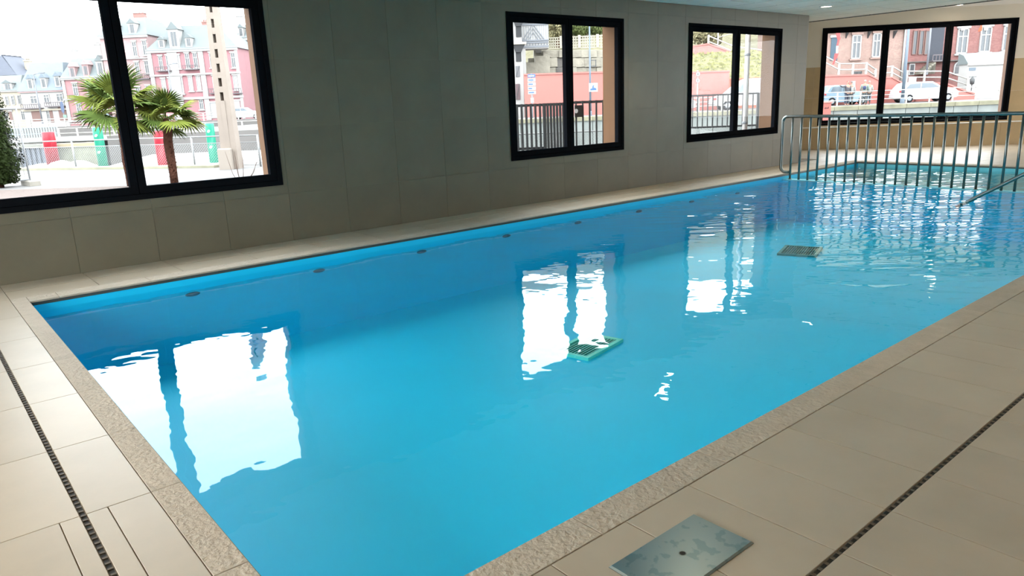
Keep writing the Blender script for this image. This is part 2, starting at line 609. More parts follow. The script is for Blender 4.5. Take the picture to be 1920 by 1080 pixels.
# outer window sills
for (x0, x1, z0, z1) in WIN:
    MB().box(x0+0.03, x1-0.03, 8.52, YOUT+0.06, z0+0.03, z0+0.06).build('sill', mat('grey_sill', (0.10, 0.10, 0.105, 1), 0.5), wall_left)

# far wall, set at an angle behind the end of the pool
FA = -math.atan(0.19)
FW0 = W(3.0, 20.1-0.19*(3.0-8.15))
wf = struct(empty('wall_far', FW0, RZ+FA), 'far wall, cream paint over ochre tiles, with a wide window')
cf = math.cos(FA)
def fs_(s): return (s-3.0)/cf                      # street s to length along the far wall
FWIN = (fs_(8.42), fs_(12.98), 0.62, 3.12)
LEN = fs_(19.0)
FS = fs_(7.75)
rects = subtract([(FS, LEN, -0.1, ZC2+0.3)], FWIN)
mb = MB()
for r in rects:
    mb.box(r[0], r[1], 0.0, 0.12, r[2], r[3])
mb.build('plaster', M_cream, wf)
mb = MB()
rects = subtract([(FS, LEN, -0.3, 4.4)], (FWIN[0]+0.05, FWIN[1]-0.05, FWIN[2]+0.04, FWIN[3]-0.05))
for r in rects:
    mb.box(r[0], r[1], 0.12, 0.45, r[2], r[3])
mb.build('outer_render', mat('pale_ochre_render', (0.16, 0.09, 0.06, 1), 0.85, noise=(5, 0.05)), wf)
tile_grid('wall_tile', wf, frange(FS, LEN, 0.7665, 0), [0.585, 1.35, 2.14], M_ochre_tile, [FWIN], gap=0.003, plane='y', base=-0.01, thick=0.01)
tile_grid('wall_tile', wf, frange(FS, LEN, 0.7665, 0), [0.0, 0.56], M_ochre_tile, gap=0.003, plane='y', base=-0.16, thick=0.01)
MB().box(FS, LEN, -0.15, -0.002, -0.05, 0.565).build('ledge_core', M_cream, wf)
MB().box(FS, LEN, -0.18, -0.002, 0.565, 0.59).build('ledge_sill', M_white, wf)
e4 = struct(empty('window_4', (0, 0, 0), 0), 'wide black three pane window in the far wall')
e4.location = FW0 + Matrix.Rotation(RZ+FA, 3, 'Z') @ Vector((FWIN[0], -0.012, FWIN[2]))
e4.rotation_euler = (0, 0, RZ+FA)
window(4, FWIN[0], FWIN[1], FWIN[2], FWIN[3], 3, '', root=e4)

# oblique return between the window wall and the far wall
a_, b_ = Vector((XEND, YW+0.009)), Vector(W(7.75, 20.18).xy)
n_ = Vector((-(b_-a_).y, (b_-a_).x)).normalized()*0.35
struct(MB().prism([tuple(a_), tuple(b_), tuple(b_+n_), tuple(a_+n_)], 'z', -0.3, 4.0).build('wall_return', M_wgrout), 'short oblique wall behind the end of the tiled wall')

# unseen walls that close the room; the back glazing is added for more daylight
wb = MB()
for r in subtract([(YR, YW+0.1, -0.1, ZC+0.4)], (0.6, 7.6, 0.0, 2.7)):
    wb.box(XB-0.2, XB, r[0], r[1], r[2], r[3])
struct(wb.build('wall_back', M_room), 'plain wall behind the viewer')
e5 = struct(empty('window_5', (XB, 0.6, 0.0), R(90)), 'added unseen glazing behind the viewer that brightens the near deck')
window(5, 0, 7.0, 0, 2.7, 4, '', root=e5)
wr = MB().box(XB-0.2, FX1, YR-0.2, YR, -0.1, ZC2+0.3)
struct(wr.build('wall_right', M_room), 'plain wall to the right of the deck')

# ------------------------------------------------------------------ ceiling
YC = YW+0.01+(XC-XEND)*(b_-a_).y/(b_-a_).x          # where the ceiling edge meets the oblique return wall
ce = MB().prism([(XB, YR), (XC, YR), (XC, YC), (XEND, YW+0.01), (XB, YW+0.01)], 'z', ZC+0.012, ZC+0.10)
ce.box(XC-0.05, XC, YR, YC, ZC+0.003, ZC2+0.05)
ceiling = struct(ce.build('ceiling', M_ceilgrid), 'white square panel ceiling with recessed lamps')
G = 0.752
def panels(x0, x1, y0, y1, z, th=0.012):
    xs_ = frange(x0, x1, G, 10.80-G*20)
    ys_ = frange(y0, y1, G, 7.73-G*20)
    for i in range(len(xs_)-1):
        for j in range(len(ys_)-1):
            yield xs_[i], xs_[i+1], ys_[j], ys_[j+1]
rest = MB()
PC = {}
for (a, b, c, d) in panels(XB, XC, YR, YW, ZC):
    if b > 9.4 and d > 3.9:
        key = (round(b-a, 3), round(d-c, 3))
        if key not in PC:
            PC[key] = MB().box(0.013, b-a-0.013, 0.013, d-c-0.013, -0.012, 0).mesh('ceiling_panel', M_ceil)
        link('ceiling_panel', PC[key], ceiling, (a, c, ZC+0.012))
    else:
        rest.box(a+0.005, b-0.005, c+0.005, d-0.005, ZC, ZC+0.012)
rest.prism([(XEND+0.01, YW+0.01), (XC-0.06, YW+0.01), (XC-0.06, YC-0.05)], 'z', ZC, ZC+0.012)
ro = rest.build('ceiling_panels', M_ceil, ceiling)
ro['kind'] = 'stuff'
fr_ = FW0 + Matrix.Rotation(RZ+FA, 3, 'Z') @ Vector((LEN, 0.05, 0))
MB().prism([(XC-0.3, YR), (FX1, YR), (fr_.x, fr_.y), (b_.x, b_.y), (XC-0.3, YC-0.1)], 'z', ZC2, ZC2+0.1).build('far_soffit', M_white, ceiling)

MB().box(XC-0.04, XC+0.004, YR, YC, ZC-0.014, ZC+0.003).build('edge_trim', M_ceilgrid, ceiling)

# recessed downlights
def downlight(x, y, z, label):
    e = tag(empty('ceiling_downlight', (x, y, z)), label, 'lamp', 'recessed ceiling downlights')
    MB().lathe([(0.125, 0.0), (0.125, -0.012), (0.10, -0.014), (0.092, -0.004), (0.092, 0.0)], 24).build('ring', M_white, e)
    MB().lathe([(0.094, -0.006), (0.05, -0.007), (0.0, -0.007)], 24).build('lens', M_lamp, e)
    ld = bpy.data.lights.new('beam', 'SPOT')
    ld.energy = SPOT
    ld.color = (1.0, 0.75, 0.46)
    ld.spot_size = R(125)
    ld.spot_blend = 1.0
    ld.shadow_soft_size = 0.07
    link('beam', ld, e, (0, 0, -0.09))
downlight(9.40, 7.34, ZC, 'round recessed downlight above the pool near the middle window')
downlight(14.2, 7.38, ZC, 'round recessed downlight in the panel ceiling near the wall end')
q = W(*[*(lambda p: (p[0], 18.9))(S(1798, 12, 18.9))])
downlight(q.x, q.y, ZC2, 'round recessed downlight in the white ceiling before the far wall')
ORD = ('first', 'second', 'third', 'fourth')
for (y, row, xs_) in ((3.3, 'above the middle of the pool', (-0.3, 4.7, 9.5, 14.2)), (-0.7, 'above the right deck', (-0.3, 4.7, 9.5, 14.2)), (-2.9, 'along the right wall', (4.7, 9.5))):
    for x, nth in zip(xs_, ORD):
        downlight(x, y, ZC, '%s recessed downlight from the viewer in the row %s' % (nth, row))

# ------------------------------------------------------------------ railing on the partition, handrail, plate, grilles
XR = 13.06
def arc(c, r, a0, a1, n=6):
    """points of an arc in the y-z plane"""
    return [(0, c[0]+r*math.cos(R(a0+(a1-a0)*i/n)), c[1]+r*math.sin(R(a0+(a1-a0)*i/n))) for i in range(n+1)]
rail = tag(empty('pool_railing', (XR, 7.30, WATER)), 'long stainless steel railing with upright bars standing in the pool', 'railing')
def ry(y): return y-7.30
def rz_(z): return z-WATER
top, r0, yl0, yr0 = 1.075, 0.09, 7.50, 1.70
pts = [(0, ry(7.30), rz_(0.045))] + arc((ry(yl0)-r0, rz_(0.13)), r0, -90, 0) + arc((ry(yl0)-r0, rz_(top)-r0), r0, 0, 90)
pts += arc((ry(yr0)+r0, rz_(top)-r0), r0, 90, 180) + arc((ry(yr0)+r0, rz_(0.13)), r0, 180, 270) + [(0, ry(1.92), rz_(0.045))]
MB().tube(pts, 0.029, 10).build('handrail', M_steel, rail)
bar_me = MB().tube([(0, 0, -0.02), (0, 0, rz_(top)-0.02)], 0.0205, 8).mesh('bar', M_steel)
y = 7.30
while y > 1.85:
    link('bar', bar_me, rail, (0, ry(y), 0))
    y -= 0.1763
foot_me = MB().lathe([(0.0, 0.012), (0.03, 0.012), (0.036, 0.004), (0.036, 0.0)], 12).mesh('foot_plate', M_steel)
for k in range(0, 31, 6):
    link('foot_plate', foot_me, rail, (0, -0.1763*k, 0.004))

hr = tag(empty('step_handrail', (11.62, 3.87, DEPTH)), 'sloping stainless handrail dipping into the water at the right edge', 'handrail')
def hz(yy, zz): return (0, yy-3.87, zz-DEPTH)
sl = 0.443/0.674
MB().tube([hz(3.89, -0.19), hz(3.754, -0.10), hz(2.20, -0.10+sl*1.554), hz(2.10, 0.97), hz(1.98, 0.995), hz(1.55, 0.995), hz(1.47, 0.97), hz(1.44, 0.90), hz(1.44, 0.02)], 0.026, 10).build('tube', M_steel, hr)
MB().lathe([(0.0, 0.014), (0.05, 0.014), (0.06, 0.004), (0.06, 0.0)], 16, hz(1.44, 0.001)).build('flange', M_steel, hr)

def plate_mat():
    m = mat('stained_steel', (0.50, 0.56, 0.57, 1), 0.3, 1.0)
    nt = m.node_tree
    b = nt.nodes['Principled BSDF']
    tc = nt.nodes.new('ShaderNodeTexCoord')
    n = nt.nodes.new('ShaderNodeTexNoise')
    n.inputs['Scale'].default_value = 17
    n.inputs['Detail'].default_value = 3
    nt.links.new(tc.outputs['Object'], n.inputs['Vector'])
    r = nt.nodes.new('ShaderNodeValToRGB')
    r.color_ramp.elements[0].position = 0.57
    r.color_ramp.elements[0].color = (0.22, 0.275, 0.285, 1)
    r.color_ramp.elements[1].position = 0.61
    r.color_ramp.elements[1].color = (0.16, 0.225, 0.24, 1)
    nt.links.new(n.outputs[0], r.inputs[0])
    nt.links.new(r.outputs[0], b.inputs['Base Color'])
    return m
pl = tag(empty('access_plate', (1.79, 1.315, 0)), 'stained stainless steel plate with a small hole on the right deck', 'plate')
me = MB().cbox(-0.23, 0.23, -0.125, 0.125, 0.001, 0.009, 0.006).build('plate', plate_mat(), pl)
MB().lathe([(0.0135, 0.0092), (0.0105, 0.0098), (0.0098, 0.0093)], 20, (0.0, 0.0, 0)).build('rim', M_steel, pl)
MB().lathe([(0.0, 0.0094), (0.0100, 0.0094)], 20).build('hole', M_dark, pl)

def grille(x0, x1, y0, y1, m1, m2, label):
    e = tag(empty('floor_grille', ((x0+x1)/2, (y0+y1)/2, DEPTH)), label, 'grille')
    a, b = (x1-x0)/2, (y1-y0)/2
    w_ = 0.045
    MB().box(-a, a, -b, -b+w_, 0, 0.03).box(-a, a, b-w_, b, 0, 0.03).box(-a, -a+w_, -b+w_, b-w_, 0, 0.03).box(a-w_, a, -b+w_, b-w_, 0, 0.03).build('frame', m1, e)
    me_ = MB().box(-a+w_, a-w_, -0.008, 0.008, 0.004, 0.024).mesh('slat', m2)
    k = -b+w_+0.02
    while k < b-w_-0.01:
        link('slat', me_, e, (0, k, 0))
        k += 0.034
    MB().box(-a+w_, a-w_, -b+w_, b-w_, 0.0005, 0.003).build('sump', mat('sump', (0.0, 0.10, 0.11, 1), 0.6), e)
    return e
g1 = grille(4.56, 5.22, 4.56, 4.98, mat('aqua_plastic', (0.12, 0.80, 0.66, 1), 0.5), mat('green_plastic', (0.0, 0.36, 0.29, 1), 0.5), 'green slatted grille on the pool floor under the middle window reflection')
g1.rotation_euler = (0, 0, R(12))
g2 = grille(9.95, 10.65, 5.25, 5.80, mat('grey_green_plastic', (0.04, 0.28, 0.28, 1), 0.5), mat('dark_green_plastic', (0.03, 0.24, 0.24, 1), 0.5), 'dark grey green grille on the pool floor before the railing')
g2.rotation_euler = (0, 0, R(20))

# ================================================================== outside
KO = 1/(SKY*0.37)                                        # outdoor albedos: everything out there stands in full overcast daylight
KG = 1/(SKY*0.95)
def om(name, r, g, b, rough=0.8, k=KO, **kw):
    return mat(name, rgb(r, g, b, k), rough, **kw)
O_white = om('white_masonry', 250, 248, 245)
O_cream = om('cream_masonry', 250, 238, 215, noise=(0.6, 0.05))
O_pink = om('pink_brick', 233, 172, 176, noise=(1.5, 0.08))
O_rose = om('rose_brick', 226, 160, 168, noise=(1.5, 0.08))
O_pale = om('pale_rose_brick', 240, 200, 200, noise=(1.5, 0.07))
O_slate = om('slate_roof', 158, 170, 172, noise=(1.2, 0.08, (1, 1, 4)))
O_slate2 = om('blue_slate_roof', 164, 180, 194, noise=(1.2, 0.08, (1, 1, 4)))
O_dslate = om('dark_slate_roof', 118, 126, 144, noise=(1.2, 0.10, (1, 1, 4)))
O_pane = om('house_pane', 120, 128, 135, 0.3)
O_blind = om('pale_blind', 226, 226, 228, 0.6)
O_brown = om('brown_door', 176, 140, 132)
O_iron = om('pale_iron', 150, 140, 145)
O_brickch = om('chimney_brick', 222, 160, 150, noise=(3, 0.1))
O_zinc = om('zinc', 205, 212, 218)
O_conc = om('quay_concrete', 205, 205, 195, noise=(1.5, 0.15), k=KO*0.9)
O_red = om('red_paint', 244, 146, 134, 0.6, noise=(0.5, 0.03))
O_rail = om('white_railing', 252, 248, 240, 0.5)
O_dark = om('charcoal_metal', 92, 96, 98, 0.5)

class Site:
    """an object standing d metres ahead, its base at a photo pixel; P() turns further pixels into its own coordinates"""
    def __init__(self, name, label, cat, d, bx, by, z=None, group=None):
        self.d = d
        self.s0, self.z0 = S(bx, by, d)
        if z is not None:
            self.z0 = z
        self.e = tag(empty(name, W(self.s0, d, self.z0), RZ), label, cat, group)
    def P(self, px, py, dy=0.0):
        s, z = S(px, py, self.d+dy)
        return s-self.s0, z-self.z0
    def m(self, n):                               # photo pixels to metres here
        return n*self.d*0.985/FPX
    def part(self, name, mb, m, parent=None):
        return mb.build(name, m, parent or self.e)

def win_part(site, x, z, w_, h_, frame, pane, bars=(1, 1), sur=None, y=0.0):
    fwid = min(0.11, w_*0.14)
    mb = MB()
    x0, x1, z0, z1 = x-w_/2, x+w_/2, z-h_/2, z+h_/2
    mb.box(x0, x1, y-0.10, y, z0, z0+fwid).box(x0, x1, y-0.10, y, z1-fwid, z1).box(x0, x0+fwid, y-0.10, y, z0, z1).box(x1-fwid, x1, y-0.10, y, z0, z1)
    for i in range(bars[0]):
        c = x0+(x1-x0)*(i+1)/(bars[0]+1)
        mb.box(c-fwid*0.4, c+fwid*0.4, y-0.08, y, z0, z1)
    for i in range(bars[1]):
        c = z0+(z1-z0)*(0.68 if bars[1] == 1 else (i+1)/(bars[1]+1))
        mb.box(x0, x1, y-0.08, y, c-fwid*0.4, c+fwid*0.4)
    o = mb.build('window', frame, site.e)
    MB().box(x0+fwid*0.9, x1-fwid*0.9, y-0.035, y-0.005, z0+fwid*0.9, z1-fwid*0.9).build('pane', pane, o)
    if sur:
        MB().box(x0-0.10, x1+0.10, y-0.16, y, z1, z1+0.18).build('lintel', sur, o)
        MB().box(x0-0.14, x1+0.14, y-0.20, y, z0-0.14, z0).build('sill', sur, o)
    return o

def house(name, label, d, x0, x1, yb, ye, wall, wins=(), roof=None, dormers=(), chims=(), bands=(), balc=(), doors=(), piers=(), zb=None, depth=9.0, frame=None, sur=None, pane=None, roof_m=None):
    t = Site(name, label, 'house', d, (x0+x1)/2, yb, zb)
    frame = frame or O_white
    pane = pane or O_pane
    ym = (yb+ye)/2
    a, b = t.P(x0, ym)[0], t.P(x1, ym)[0]
    ze = t.P((x0+x1)/2, ye)[1]
    t.part('wall', MB().box(a, b, 0, depth, -0.5, ze), wall)
    for w_ in wins:
        x, z = t.P(w_[0], w_[1])
        win_part(t, x, z, t.m(w_[2]), t.m(w_[3]), frame, w_[4] if len(w_) > 4 else pane, sur=sur)
    for (y_, h_, m_) in bands:
        z = t.P((x0+x1)/2, y_)[1]
        t.part('cornice', MB().box(a-0.15, b+0.15, -0.28, 0, z-t.m(h_)/2, z+t.m(h_)/2), m_)
    for (px_, w_, m_) in piers:
        x = t.P(px_, ym)[0]
        t.part('pier', MB().box(x-t.m(w_)/2, x+t.m(w_)/2, -0.14, 0, 0, ze), m_)
    for (px_, py_, w_, h_, m_) in doors:
        x, z = t.P(px_, py_)
        o = t.part('door', MB().box(x-t.m(w_)/2, x+t.m(w_)/2, -0.05, 0, z-t.m(h_)/2, z+t.m(h_)/2), m_)
        MB().box(x-t.m(w_)/2-0.12, x+t.m(w_)/2+0.12, -0.12, 0, z+t.m(h_)/2, z+t.m(h_)/2+0.18).build('lintel', frame, o)
    rm = roof_m or O_slate
    if roof:
        yr_, il, ir = roof
        zr = t.P((x0+x1)/2, yr_)[1]
        la, lb = a-0.25, b+0.25
        ta, tb = a+t.m(il), b-t.m(ir)
        f0, f1 = -0.35, depth+0.35
        t0, t1 = depth*0.22, depth*0.78
        vs = [(la, f0, ze), (lb, f0, ze), (lb, f1, ze), (la, f1, ze), (ta, t0, zr), (tb, t0, zr), (tb, t1, zr), (ta, t1, zr)]
        t.part('roof', MB().add(vs, [(0, 1, 5, 4), (1, 2, 6, 5), (2, 3, 7, 6), (3, 0, 4, 7), (4, 5, 6, 7), (0, 3, 2, 1)]), rm)
    for (px_, py_, w_, h_, m_) in dormers:
        x, z = t.P(px_, py_)
        w2, h2 = t.m(w_)/2, t.m(h_)/2
        o = t.part('dormer', MB().box(x-w2, x+w2, -0.15, 2.2, z-h2, z+h2*0.55), m_)
        MB().prism([(x-w2*1.25, z+h2*0.55), (x+w2*1.25, z+h2*0.55), (x, z+h2*1.2)], 'y', -0.3, 2.6).build('dormer_roof', rm if m_ in (O_white, O_cream) else m_, o)
        MB().box(x-w2*0.5, x-w2*0.08, -0.2, -0.14, z-h2*0.8, z+h2*0.35).box(x+w2*0.08, x+w2*0.5, -0.2, -0.14, z-h2*0.8, z+h2*0.35).build('pane', pane, o)
    for (px_, py_, w_, h_, m_) in chims:
        x, z = t.P(px_, py_, depth*0.5)
        w2, h2 = t.m(w_)/2, t.m(h_)/2
        mb = MB().box(x-w2, x+w2, depth*0.45, depth*0.55, z-h2*2, z+h2*0.7).box(x-w2*1.15, x+w2*1.15, depth*0.44, depth*0.56, z+h2*0.5, z+h2*0.7)
        for q in (-0.6, 0, 0.6):
            mb.tube([(x+w2*q, depth*0.5, z+h2*0.7), (x+w2*q, depth*0.5, z+h2)], 0.12, 6)
        t.part('chimney', mb, m_)
    for (px_, py_, w_, h_) in balc:
        x, z = t.P(px_, py_)
        w2, h2 = t.m(w_)/2, t.m(h_)/2
        mb = MB().box(x-w2, x+w2, -0.7, 0, z-h2-0.12, z-h2).box(x-w2, x+w2, -0.68, -0.60, z+h2-0.08, z+h2)
        n = max(3, int(w2*2/0.28))
        for i in range(n+1):
            c = x-w2+2*w2*i/n
            mb.box(c-0.03, c+0.03, -0.66, -0.62, z-h2, z+h2)
        t.part('balcony', mb, O_iron)
    return t

# ------------------------------------------------------------------ ground, canal, hillside
def ground_poly(name, pts, z, m, label, thick=0.3):
    return struct(MB().prism([tuple(p)[:2] for p in pts], 'z', z-thick, z).build(name, m), label)
O_pave = mat('pale_paving', rgb(240, 238, 236, KG), 0.9, noise=(0.8, 0.04))
O_gravel = mat('pink_gravel', rgb(226, 196, 184, KG), 0.95, noise=(14, 0.35), bump=(30, 0.8, 0.03))
fo = W(7.4, 20.9)
ground_poly('ground_terrace', [(-70, YOUT), (XEND, YOUT), (fo.x, fo.y), W(19, 18.6), W(45, 14), W(45, 23), W(-7.3, 23.0), W(-17, 26.2), W(-60, 41)], 0.0, O_pave, 'pale paved terrace outside the windows')
ground_poly('ground_forecourt', [(-45, -25), (XB-0.2, -25), (XB-0.2, YOUT), (-45, YOUT)], -0.02, O_pave, 'pale forecourt behind the viewer')
ground_poly('ground_gravel', [(-26, YOUT+0.3), (4.5, YOUT+0.3), W(-4.5, 14.2), W(-7, 16.9), W(-14, 17.4), W(-40, 19)], 0.02, O_gravel, 'pinkish gravel bed below the left window', 0.1)
O_canal = mat('canal_water', rgb(190, 196, 192, KG), 0.15, noise=(0.4, 0.08), bump=(1.5, 0.2, 0.1))
ground_poly('ground_canal', [W(-260, 20), W(-17, 24), W(60, 22), W(120, 54), W(80, 55), W(-30, 55), W(-30, 130), W(-260, 130)], -2.2, O_canal, 'grey canal basin')
O_road = mat('pale_road', rgb(232, 226, 222, KG), 0.9, noise=(0.5, 0.05))
ground_poly('ground_far_street', [W(-200, 93), W(-28, 93), W(-28, 180), W(-200, 180)], 1.0, O_road, 'street before the row of pink houses', 3.3)
ground_poly('ground_quay', [W(-29, 54.2), W(110, 54.2), W(110, 200), W(-29, 200)], 0.45, O_road, 'quay street beyond the canal', 2.8)

O_hill = mat('olive_scrub', rgb(196, 188, 140, KG*1.3), 0.95, noise=(0.35, 0.3), bump=(1.2, 0.8, 0.4))
def hill():
    nx, ny = 40, 16
    rs = random.Random(5)
    vs, fs = [], []
    for j in range(ny):
        for i in range(nx):
            s_ = -14+i*2.6
            d_ = 74+j*4.0
            z_ = 3.5+j*1.9+rs.uniform(-0.7, 0.7)
            vs.append(W(s_, d_, z_))
    for j in range(ny-1):
        for i in range(nx-1):
            k = j*nx+i
            fs.append((k, k+1, k+nx+1, k+nx))
    o = MB().add(vs, fs, True).build('ground_hillside', O_hill)
    struct(o, 'scrubby hillside above the retaining wall')
hill()

# ------------------------------------------------------------------ row of houses seen through the left window
DW = lambda px, py, w, h, m=None: (px, py, w, h) if m is None else (px, py, w, h, m)
house('slate_gabled_house', 'house with a big dark slate gable at the far left behind the conifer', 122, -40, 40, 232, 142, O_cream, roof=(100, 44, 36), roof_m=O_dslate, chims=[(54, 122, 10, 26, O_cream)])
house('cream_house', 'low cream house with one wide dormer next to the conifer', 108, -16, 43, 234, 170, O_cream,
      wins=[(14, 189, 6, 16), (25, 188, 6, 16), (37, 187, 6, 16), (12, 219, 6, 15), (44, 216, 7, 18)], roof=(140, 8, 6), dormers=[(15, 161, 16, 17, O_white)], bands=[(171, 3, O_white), (204, 2, O_white)], doors=[(21, 218, 6, 17, O_brown)])
house('white_mansard_house', 'white house with blue slate mansard and three white dormers', 107, 43, 126, 233, 170, O_white,
      wins=[(64, 187, 13, 15), (88, 185, 11, 15), (113, 183, 13, 15), (91, 217, 6, 20)], roof=(115, 14, 8), roof_m=O_slate2,
      dormers=[(57, 155, 10, 24, O_white), (82, 153, 10, 24, O_white), (108, 150, 10, 24, O_white)], bands=[(171, 3, O_pale), (206, 3, O_cream)],
      balc=[(63, 199, 36, 7), (107, 195, 36, 7)], doors=[(69, 216, 18, 22, O_brown), (97, 218, 6, 22, O_brown), (118, 214, 14, 26, O_brown)], chims=[(58, 128, 7, 16, O_white)])
house('pink_dormer_house', 'pink brick house with three ornate white and pink dormers', 106, 124, 200, 229, 146, O_pink,
      wins=[(142, 168, 9, 22), (168, 165, 9, 22), (190, 163, 8, 22), (149, 205, 9, 22), (175, 203, 9, 20), (194, 202, 8, 20)], roof=(107, 10, 6),
      dormers=[(136, 133, 11, 26, O_pale), (161, 129, 11, 26, O_pale), (188, 124, 13, 32, O_white)], bands=[(146, 5, O_white), (185, 2, O_white), (226, 3, O_white)],
      balc=[(142, 181, 14, 6), (149, 214, 14, 5), (175, 212, 14, 5)], piers=[(125, 5, O_white), (198, 4, O_white)], chims=[(140, 100, 9, 18, O_white), (185, 90, 12, 22, O_white)], sur=O_white)
house('tall_pink_house', 'tallest pale pink house with slate roof beside the window mullion', 105, 199, 287, 227, 66, O_pale,
      wins=[(206, 90, 8, 26), (253, 92, 8, 25), (272, 90, 8, 25), (214, 134, 8, 22), (258, 128, 8, 22), (276, 126, 8, 22), (226, 180, 9, 22), (260, 176, 9, 22), (279, 172, 9, 22)], roof=(30, 16, 10),
      dormers=[(248, 51, 13, 24, O_white), (215, 55, 13, 24, O_white)], bands=[(68, 5, O_white), (110, 2, O_white), (150, 2, O_white)], balc=[(265, 143, 36, 8), (212, 148, 20, 7)], chims=[(262, 28, 20, 8, O_brickch)], sur=O_white)
house('corner_house', 'large rose brick corner house with ornate white dormer and brick chimney', 104, 287, 452, 226, 92, O_rose,
      wins=[(302, 118, 7, 24), (316, 117, 7, 24), (352, 114, 8, 26), (367, 113, 8, 26), (398, 113, 9, 26), (438, 113, 8, 26), (334, 116, 9, 24, O_blind),
            (308, 162, 8, 27, O_blind), (321, 161, 8, 27, O_blind), (339, 160, 10, 30, O_blind), (358, 157, 8, 26, O_blind), (373, 156, 8, 26, O_blind), (404, 156, 9, 26, O_blind), (442, 155, 8, 26, O_blind), (378, 196, 8, 18)],
      roof=(44, 38, 40), dormers=[(326, 68, 18, 42, O_white), (303, 80, 11, 18, O_white), (354, 77, 12, 20, O_white)], chims=[(388, 50, 14, 26, O_brickch)],
      bands=[(93, 6, O_white), (139, 3, O_white), (184, 4, O_white)], balc=[(309, 129, 26, 7), (360, 126, 26, 7), (408, 170, 26, 8), (446, 170, 18, 8)],
      piers=[(289, 7, O_white), (331, 18, O_white), (384, 9, O_white), (450, 5, O_white)], doors=[(405, 207, 24, 28, O_blind), (438, 205, 26, 30, O_white)], sur=O_white)
house('balcony_house', 'narrow pink house with dark balconies beside the ochre window reveal', 114, 452, 520, 224, 70, O_pink,
      wins=[(460, 90, 8, 24), (476, 88, 8, 24), (463, 122, 8, 24), (479, 120, 8, 24), (467, 155, 9, 24), (482, 152, 9, 24)], roof=(42, 10, 10), dormers=[(452, 58, 9, 20, O_white), (472, 55, 9, 20, O_white)],
      chims=[(450, 36, 10, 16, O_white)], bands=[(72, 5, O_white), (140, 3, O_dark)], balc=[(465, 105, 34, 8), (468, 136, 34, 8), (470, 168, 34, 8)], doors=[(466, 205, 26, 26, O_blind)], sur=O_white)

# ------------------------------------------------------------------ things on the far street and along the canal
def lamp_post(label, d, bx, by, tx, ty, r, arm, m, name='street_lamp', z=None):
    t = Site(name, label, 'street lamp', d, bx, by, z)
    x1, z1 = t.P(tx, ty)
    t.part('pole', MB().tube([(0, 0, 0), (0, 0, z1*0.5), (0, 0, z1)], r, 8, radii=[r, r*0.85, r*0.6]), m)
    t.part('base_collar', MB().lathe([(r*1.25, 0), (r*1.25, 0.3), (r, 0.36)], 10), m)
    if arm:
        t.part('arm', MB().tube([(0, 0, z1-0.05), (arm*0.4, 0, z1+0.12), (arm, 0, z1+0.15)], r*0.5, 6), m)
        t.part('lantern', MB().prism([(arm*0.75, z1+0.10), (arm*1.35, z1+0.13), (arm*1.35, z1+0.22), (arm*0.75, z1+0.26)], 'y', -0.16, 0.16), m)
    return t
O_grey = om('grey_post', 165, 170, 180, 0.5)
O_blue = om('blue_grey_post', 130, 152, 172, 0.5)
lamp_post('thin grey street lamp before the white mansard house', 98, 80, 232, 63, 140, 0.09, 1.1, O_grey)
lamp_post('grey street lamp before the corner house above the palm', 98, 330, 226, 323, 122, 0.09, 0.9, O_grey)

def railing(name, label, d, pts, rows, m, post=None, r=0.03, posts=None, z=None, posth=None, group=None, cat='railing'):
    """open railing along photo points pts (its foot line); rows = heights of the rails in metres"""
    t = Site(name, label, cat, d, pts[0][0], pts[0][1], z, group)
    loc = [t.P(*p) for p in pts]
    if z is not None:
        loc = [(a, 0.0) for a, b in loc]
    for h in rows:
        t.part('rail', MB().tube([(a, 0, b+h) for a, b in loc], r, 6), m)
    hp = posth or max(rows)
    L = []
    for (a, b), (c, e) in zip(loc[:-1], loc[1:]):
        n = max(1, round(abs(c-a)/(post or 1.8)))
        L += [(a+(c-a)*i/n, b+(e-b)*i/n) for i in range(n)]
    L.append(loc[-1])
    for (a, b) in L:
        t.part('post', MB().box(a-r*1.3, a+r*1.3, -r*1.3, r*1.3, b-0.1, b+hp), m)
    return t
railing('street_railing', 'white railing along the street before the pink houses', 94, [(-40, 236), (480, 223)], (0.35, 0.7, 1.0), O_rail, post=2.2, r=0.05, z=1.0)
t = Site('street_sign', 'blue oval sign on a thin post before the white mansard house', 'sign', 97, 123, 231, z=1.0)
zt = t.P(121, 201)[1]
t.part('post', MB().tube([(0, 0, 0), (0, 0, zt)], 0.05, 6), O_grey)
t.part('oval_plate', MB().prism([(0.22*math.cos(R(k*30)), zt+0.75*math.sin(R(k*30))) for k in range(12)], 'y', -0.1, -0.05), om('sign_slate_blue', 120, 140, 178))
t.part('green_plate', MB().box(-0.1, 0.35, -0.1, -0.05, zt-1.3, zt-0.95), om('sign_mint', 170, 215, 195))
# bridge over the basin: pale deck on columns with a light blue balustrade
O_lblue = om('light_blue_railing', 208, 228, 238, 0.5)
t = Site('canal_bridge', 'low pale bridge deck on columns crossing the basin', 'bridge', 62, 200, 262)
xa, xb_ = t.P(-60, 262)[0], t.P(500, 262)[0]
zt = 0.0
t.part('deck', MB().box(xa, xb_, 0, 6, -0.05, 0.22), om('bridge_deck', 226, 224, 214, noise=(1, 0.1)))
t.part('edge_beam', MB().box(xa, xb_, -0.12, 0, 0.02, 0.40), O_white)
for i in range(14):
    c = xa+(xb_-xa)*(i+0.5)/14
    t.part('column', MB().box(c-0.25, c+0.25, 0.5, 1.2, -3.5, -0.05), O_conc)
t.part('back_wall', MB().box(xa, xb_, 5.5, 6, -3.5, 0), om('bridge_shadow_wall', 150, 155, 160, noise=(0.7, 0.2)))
for px0, px1 in ((-30, 110),):
    b = railing('bridge_balustrade', 'light blue balustrade on the bridge behind the red post', 62.5, [(px0, 262), (px1, 257)], (0.45, 0.95), O_lblue, post=0.22, r=0.03, z=t.z0+0.25)
